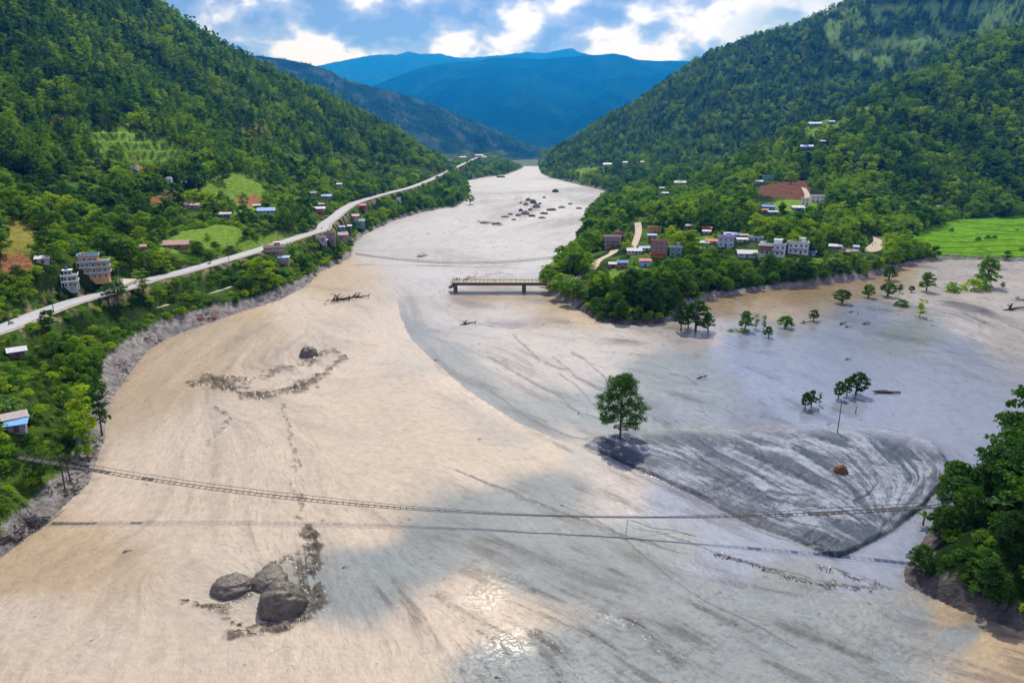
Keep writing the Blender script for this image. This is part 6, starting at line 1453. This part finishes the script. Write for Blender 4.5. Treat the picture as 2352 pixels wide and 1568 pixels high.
# ---------------------------------------------------------------- banana plants
def banana_mesh(seed):
    rn = random.Random(seed); b = MB(); b.tube([(0,0,-.5),(0,0,1.6)], [.16,.1], 6, 1)
    for i in range(9):
        a = i*2.4+rn.uniform(-.3,.3); L = rn.uniform(1.7,2.5); tilt = rn.uniform(.5,1.1); pr = []
        for k in range(6):
            t = k/5; r_ = L*(math.sin(t*tilt*1.3)/1.2); z = 1.5+L*(.85*t-.75*t*t*tilt); w = .30*math.sin(math.pi*min(.97, .08+t*.9)); pr.append((r_, z, w))
        for k in range(5):
            (r0,z0,w0),(r1,z1,w1) = pr[k], pr[k+1]; c_, s_ = math.cos(a), math.sin(a)
            for sg in (-1, 1):
                b.quad((c_*r0, s_*r0, z0), (c_*r1, s_*r1, z1), (c_*r1-s_*w1*sg, s_*r1+c_*w1*sg, z1-.08), (c_*r0-s_*w0*sg, s_*r0+c_*w0*sg, z0-.08), 0)
    return b
M_BAN = leaf_mat('banana_leaf', (.06,.16,.02), (.14,.28,.05), .4)
BM = [banana_mesh(i).data('banana_plant', [M_BAN, BARK]) for i in range(3)]
for grp, lab, spots, s0 in [('banana plants behind the orange building','banana plant in the row behind the orange and blue building',[(165+i*11, 572+((i*37)%13)-6) for i in range(9)], 1.3),
      ('banana plants in the left bank grove','banana plant beside the hut at the left bridge landing',[(20,955),(38,962),(55,952),(30,940),(70,975),(10,930)], 1.2),
      ('banana plants on the village spit','banana plant between the village houses',[(1560+i*9, 573+((i*29)%9)) for i in range(8)]+[(1735,598),(1748,606),(1760,596),(1772,604),(1540,560),(1420,524),(1432,530),(1725,580),(1755,612),(1770,560)], 1.6),
      ('banana plants on the slope at the right bridge end','banana plant beside the right end of the suspension bridge',[(2170,1160),(2330,1128),(2260,1175),(2300,1180),(2120,1205)], 1.2)]:
    for i, (u, v) in enumerate(spots):
        p = hit(u, v); o = bpy.data.objects.new('banana_plant', BM[i % 3]); link(o); o.location = p; o.rotation_euler = (0,0,i*1.3); s_ = s0*random.uniform(.8,1.2); o.scale = (s_,s_,s_); tag(o, lab, 'banana plant', grp)

# ---------------------------------------------------------------- poles, driftwood, snags
M_WOOD = mat('drift_wood', (.065,.048,.036), .8, .3, 3); M_POLE = mat('pole', (.16,.15,.14), .8, .2, 2)
def pole(label, u, v, hm, water=False, arm=True):
    p = Vector(PZ(u, v, 0)) if water else hit(u, v); e_ = empty('utility_pole', p, 0); tag(e_, label, 'pole')
    g = MB(); g.tube([(0,0,-1.5),(0,0,hm)], [.16,.10], 6); g.build('shaft', M_POLE, e_)
    if arm: g = MB(); g.box(-.8, .8, -.05, .05, hm-.7, hm-.58); g.build('cross_arm', M_POLE, e_)
for l, u, v, h_ in [('utility pole on the road edge nearest the left of the picture',124,718,8),('utility pole beside the paved yard of the orange building',279,668,9),('utility pole on the river side of the road halfway to the roadside house',526,598,9),('utility pole beside the road left of the far shrub clump',640,560,8),('utility pole by the distant road near the crimson roof',860,455,8)]: pole(l, u, v, h_)
pole('bare wooden pole standing in the flooded grey flat', 1923, 996, 8.2, True, False)
pole('short post sticking out of the water right of the bare pole', 2078*.9408+10, 950, 2.2, True, False)
def snag_mesh(seed, L=4.0, branches=5, r=.22):
    rn = random.Random(seed); b = MB(); b.tube([(-L/2,0,-.15),(0,.1,.18),(L/2,0,.45)], [r,r*.8,r*.35], 6)
    for i in range(branches):
        t = rn.uniform(-.4,.5)*L; a = rn.uniform(0,6.28); q = rn.uniform(.2,.45)*L; b.tube([(t,0,.15),(t+math.cos(a)*q*.5,math.sin(a)*q*.5,.3+q*.5),(t+math.cos(a)*q,math.sin(a)*q,.3+q*.6)], [r*.5,r*.3,r*.12], 5, cap=False)
    return b.data('snag', M_WOOD)
SN = [snag_mesh(i) for i in range(5)]
def snag(label, u, v, wpx, kk, rz, group=None, cat='driftwood', name='driftwood', flat=1.0):
    p = Vector(PZ(u, v, 0)); dep = float(project(p.x,p.y,0)[2]); s_ = wpx/F*dep/4.3; o = bpy.data.objects.new(name, SN[kk]); link(o); o.location = (p.x,p.y,.15+(0.6 if inpoly(np.array([u]), np.array([v]), TONGUE)[0] else 0)); o.scale = (s_,s_,s_*flat); o.rotation_euler = (0,0,rz); tag(o, label, cat, group)
for l, u, v, w_, k, r_ in [("forked snag standing out of the grey mud above the lone tree",1612,868,30,0,.3),("dark root stump in the pale flooded water",1948,826,18,1,.2),("snag with raised branches right of the round flooded tree",1955,718,18,2,.4),("branch pile near the snag in the flooded flat",1970,722,14,3,1.2),("long floating trunk at the far right below the back row",2330,712,60,4,.1),
    ("leafless snag at the right edge of the back row",2345,690,30,0,2.0),("fallen branches beside the wide low flooded tree",1936,745,26,1,.4),("bent snag left of the bushy flooded tree",1692,760,20,2,1.7),("long floating log near the small round tree",1850,742,26,4,.1),("floating brushwood in the middle of the flooded flat",1990,745,26,3,.2),("dark floating branch left of that brushwood",1948,752,20,4,.1),
    ("large bare driftwood trunk lying in the main stream",790,690,66,1,.25),("thin driftwood branch above the large trunk",830,684,40,4,.3),("stump right of the three small flooded trees",1904,981,16,2,.5),("brown wood scrap floating in the beige stream centre",1102,1010,12,3,-.6),("dark log floating left of the stream boundary",1002,828,12,4,0),("black object drifting in the water below the boundary line",1329,950,10,2,1.5),
    ("dark log floating right of the big boulders",793,1304,16,4,.2),("floating stick in the lower centre of the river",1143,1558,18,4,-.3),("floating stick at left below the loose cable",292,1268,22,4,.4),("small dark scrap near the loose cable",742,1196,10,2,0),("branch drifting in the upper river bend",1080,640,26,4,.5),("curved branch debris below the far footbridge",970,590,30,3,.4),("torn branches lying in the water right of the bridge",1075,745,40,4,.2)]: snag(l, u, v, w_, k, r_)
# the raft of logs
p = Vector(PZ(2036, 900, 0)); e_ = empty('log_raft', p, .12); tag(e_, 'tangle of floating logs beside the tallest flooded trees', 'driftwood')
rn = random.Random(9)
for i in range(9):
    g = MB(); L = rn.uniform(2.0, 6.2); a = rn.uniform(-.35,.35); x = rn.uniform(-2.2,2.2); y = rn.uniform(-1.2,1.2); z = rn.uniform(.05,.5); r_ = rn.uniform(.12,.26)
    g.tube([(x-L/2*math.cos(a), y-L/2*math.sin(a), z),(x, y, z+.12),(x+L/2*math.cos(a), y+L/2*math.sin(a), z+rn.uniform(-.1,.3))], [r_,r_*.9,r_*.5], 7); g.build('log', M_WOOD, e_, True)
# small drift bits, each on its own
bits = [(855,760,1),(1290,1160,1),(1560,960,1),(1745,965,1),(1810,826,1),(2190,980,1),(2290,1010,1),(2240,1040,1),(1700,1440,1),(330,1115,1),(210,1470,1),(420,1560,1),(1010,1330,1),(905,1400,1),(930,1200,1),(610,965,1),(980,545,1),(1010,540,1),(940,548,1),(1330,600,1),(1150,700,1),(1250,740,1),(1090,790,1),(1400,1480,1),(1560,1460,1),(2060,950,1),(1980,960,1),(1790,1000,1),(1640,930,1),(2120,860,1),(2040,790,1),(2150,750,1),(700,1480,1),(860,1530,1),(1200,1300,1),(1330,1400,1),(90,1420,1),(560,1530,1),(1890,1420,1),(2000,1380,1)]
rn = random.Random(3)
for u, v, _ in bits: snag('small dark wood scrap drifting on the open water', u+rn.uniform(-12,12), v+rn.uniform(-8,8), rn.uniform(5,11), rn.randrange(5), rn.uniform(-.6,.6), 'drift scraps on the open water', flat=.7)
# slumped timber and debris on the left bank, and rubble wrack: uncountable
b = MB(); rn = random.Random(12); nbank = 0
BANKPX = [(60,1190,110,1215),(150,1060,205,1110),(190,1010,225,1060),(220,900,250,960),(260,830,300,880),(330,770,370,790),(460,718,500,735),(620,665,660,688),(700,640,735,650),(0,1235,60,1250),(30,1200,100,1230),(110,1110,190,1140)]
for k in range(520):
    a = rn.choice(BANKPX); u = rn.uniform(a[0], a[2]); v = rn.uniform(a[1], a[3]); p = hit(u, v)
    if p.z < .05: continue
    L = rn.uniform(.5,2.2); an = rn.uniform(0,6.28); r_ = rn.uniform(.05,.16); b.tube([(p.x-L/2*math.cos(an), p.y-L/2*math.sin(an), p.z+.05),(p.x+L/2*math.cos(an), p.y+L/2*math.sin(an), p.z+rn.uniform(.1,.7))], [r_,r_*.5], 4)
for pl, wd, am in TURB:
    if am < .5: continue
    for k in range(int(sum(math.dist(pl[i], pl[i+1]) for i in range(len(pl)-1))*.16)):
        i = rn.randrange(len(pl)-1); t = rn.random(); u = pl[i][0]*(1-t)+pl[i+1][0]*t+rn.gauss(0, wd*.5); v = pl[i][1]*(1-t)+pl[i+1][1]*t+rn.gauss(0, wd*.35); p = PZ(u, v, .3)
        L = rn.uniform(.3,1.1); an = rn.uniform(0,6.28); r_ = rn.uniform(.03,.09); b.tube([(p[0]-L/2*math.cos(an), p[1]-L/2*math.sin(an), .1),(p[0]+L/2*math.cos(an), p[1]+L/2*math.sin(an), .1+rn.uniform(.1,.5))], [r_,r_*.6], 4)
o = b.build('woody_debris', M_WOOD); tag(o, 'broken wood washed up along the left bank and in the rapids', 'debris', None, 'stuff')
# rusty sheets stuck in the left bank
for i, (u, v, r_) in enumerate([(459,737,.3),(492,728,.9)]):
    p = hit(u, v); g = MB(); g.box(-1.2, 1.2, -.8, .8, -.04, .04); o = g.build('metal_sheet', mat('rust_sheet', (.33,.11,.04), .8, .3, 2)); o.location = p+Vector((0,0,.6)); o.rotation_euler = (.9, .3*i, r_); tag(o, ['rusty brown sheet stuck in the mud bank, the left one of two','rusty brown sheet standing upright in the mud bank, the right one of two'][i], 'metal sheet')
# ---------------------------------------------------------------- people, motorcycles and a car on the road
for i, (u, v, a, b_, l) in enumerate([(632,574,'white','black','person in white at the left of the group standing on the road'),(640,571,'black','black','person all in black in the group on the road'),(646,569,'red','black','person in red in the middle of the group on the road'),(652,567,'blue','black','person in blue shirt in the group on the road'),(659,565,'black','blue','person in black shirt and blue trousers on the road'),(668,562,'green','black','person in green at the right of the group on the road'),
        (484,607,'black','black','lone person in black walking the road beyond the banana plants'),(22,747,'blue','black','lone person in blue walking at the left end of the road'),(2004,566,'red','black','person in red on the dirt road bend below the right hill'),(2010,562,'blue','black','person in blue on the dirt road bend below the right hill'),(1462,598,'white','blue','person in white on the village track by the junction'),(752,533,'black','blue','person in black on the road fork by the brick house'),(739,528,'blue','black','person in blue on the road fork by the brick house')]):
    p = hit(u, v); person(p+Vector((0,0,.15)), i*1.1, a, b_, l, i % 2)
M_TYRE = mat('tyre', (.015,.015,.015), .8)
def wheel(parent, x, y, z, r, w):
    g = MB(); g.tube([(x, y-w/2, z), (x, y+w/2, z)], r, 14); t_ = g.build('wheel', M_TYRE, parent, True); g = MB(); g.tube([(x, y-w/2-.02, z), (x, y+w/2+.02, z)], r*.55, 10); g.build('rim', mat('rim', (.35,.35,.35), .4), t_, True)
def motorbike(label, u, v, rz, col):
    e_ = empty('motorcycle', hit(u, v)+Vector((0,0,.12)), rz); tag(e_, label, 'motorcycle'); m = mat('bike_paint', col, .35)
    wheel(e_, -.62, 0, .3, .3, .1); wheel(e_, .62, 0, .3, .3, .1)
    g = MB(); g.tube([(-.6,0,.35),(-.2,0,.55),(.35,0,.75),(.62,0,.3)], .05, 6); g.build('frame', m, e_); g = MB(); g.tube([(-.1,0,.82),(.12,0,.88),(.35,0,.82)], [.1,.17,.1], 8); g.build('fuel_tank', m, e_, True)
    g = MB(); g.box(-.65,-.05,-.13,.13,.76,.86); g.build('seat', M_TYRE, e_); g = MB(); g.box(-.2,.2,-.15,.15,.3,.6); g.build('engine', M_POLE, e_); g = MB(); g.tube([(.42,-.35,1.05),(.45,0,1.0),(.42,.35,1.05)], .03, 5); g.build('handlebar', M_POLE, e_)
motorbike('dark blue motorcycle on the road near the left picture edge', 26, 746, 1.2, (.03,.05,.2))
motorbike('black motorcycle parked at the road edge by the dark bushy tree', 236, 678, 1.0, (.02,.02,.02))
motorbike('black motorcycle on the road below the rusty barn', 480, 608, 1.1, (.02,.02,.02))
motorbike('black motorcycle parked at the right end of the group on the road', 676, 560, 1.1, (.02,.02,.03))
e_ = empty('parked_car', hit(248, 676)+Vector((0,0,.12)), 1.0); tag(e_, 'white car parked under the dark bushy roadside tree', 'car'); M_CAR = mat('car_white', (.72,.72,.72), .25, .03, 1, .6)
g = MB(); prof = [(-2,.45),(-2,.85),(-1.5,1.0),(-.95,1.42),(.55,1.45),(1.15,1.02),(1.95,.88),(2.05,.45)]
for s_ in (-1, 1):
    n0 = len(g.v); g.v += [(x, s_*(.85 if z < 1.1 else .68), z) for x, z in prof]
g.f.append(tuple(range(8))); g.f.append(tuple(reversed(range(8, 16)))); g.m += [0, 0]
for i in range(8): g.f.append((i, i+8, (i+1)%8+8, (i+1)%8)); g.m.append(0)
g.build('body', M_CAR, e_)
for s_ in (-1, 1):
    g = MB(); g.quad((-1.3,s_*.83,1.05),(.95,s_*.83,1.05),(.5,s_*.73,1.38),(-.9,s_*.73,1.38)); g.build('side_window', M_GLASS, e_)
    for x in (-1.25, 1.25): wheel(e_, x, s_*.8, .33, .33, .2)
g = MB(); g.quad((1.17,-.7,1.04),(1.17,.7,1.04),(.60,.62,1.42),(.60,-.62,1.42)); g.build('windscreen', M_GLASS, e_)
g = MB(); g.quad((-1.52,.7,1.03),(-1.52,-.7,1.03),(-1.0,-.62,1.40),(-1.0,.62,1.40)); g.build('rear_window', M_GLASS, e_)
for s_ in (-1, 1): g = MB(); g.box(1.98, 2.07, s_*.6-.15, s_*.6+.15, .68, .82); g.build('headlight', M_WHITE, e_)
# crash barrier of low white kerb stones on the road bend, and paddies' bunds
M_BUND = mat('grass_bund', (.05,.13,.008), .95)
b = MB(); rn = random.Random(6)
for v0 in (512, 520, 529, 540, 552, 565, 577, 588):
    pts = []; u0 = 2100+max(0, (v0-560))*1.0+max(0, 530-v0)*2.2
    for k in range(14): 
        u = u0+(2560-u0)*k/13; v = v0+3.5*math.sin(k*.9+v0)+(2 if v0 < 545 else 5)*k/13; q = PZ(u, v, 3.25); pts.append(q)
    b.tube([tuple(q) for q in smooth_poly(pts, 3)], .17, 4, cap=False)
for k in range(16):
    u = rn.uniform(2110, 2500); v = rn.uniform(508, 575); b.tube([PZ(u, v, 3.25), PZ(u+rn.uniform(-14,30), v+rn.uniform(7,12), 3.25)], .17, 4, cap=False)
o = b.build('field_bunds', M_BUND); tag(o, 'low grassy bunds dividing the bright rice field', 'field bund', None, 'stuff')
for i, (u, v) in enumerate([(2246,553),(2268,549),(2283,549),(2185,532)]):
    p = Vector(PZ(u, v, 3.1)); o = bpy.data.objects.new('shrub', TR['bush3'][0]); link(o); o.location = p; o.scale = (1.0,1.0,1.3); tag(o, 'small dark bush standing in the bright rice field', 'shrub', 'bushes in the rice field')
# ---------------------------------------------------------------- the air
b = MB(); b.box(-12500, 12500, -250, 19500, -7.5, 2120)
hm = bpy.data.materials.new('haze'); hm.use_nodes = True; t = hm.node_tree; t.nodes.clear()
o_ = N('ShaderNodeOutputMaterial', t); pv_ = N('ShaderNodeVolumePrincipled', t)
pv_.inputs['Color'].default_value = HAZE_COL; pv_.inputs['Density'].default_value = HAZE_D; pv_.inputs['Absorption Color'].default_value = (1,1,1,1)
pv_.inputs['Anisotropy'].default_value = 0.5
t.links.new(pv_.outputs[0], o_.inputs['Volume'])
hz = b.build('haze', hm); tag(hz, 'blue summer haze filling the valley', 'haze', None, 'stuff')
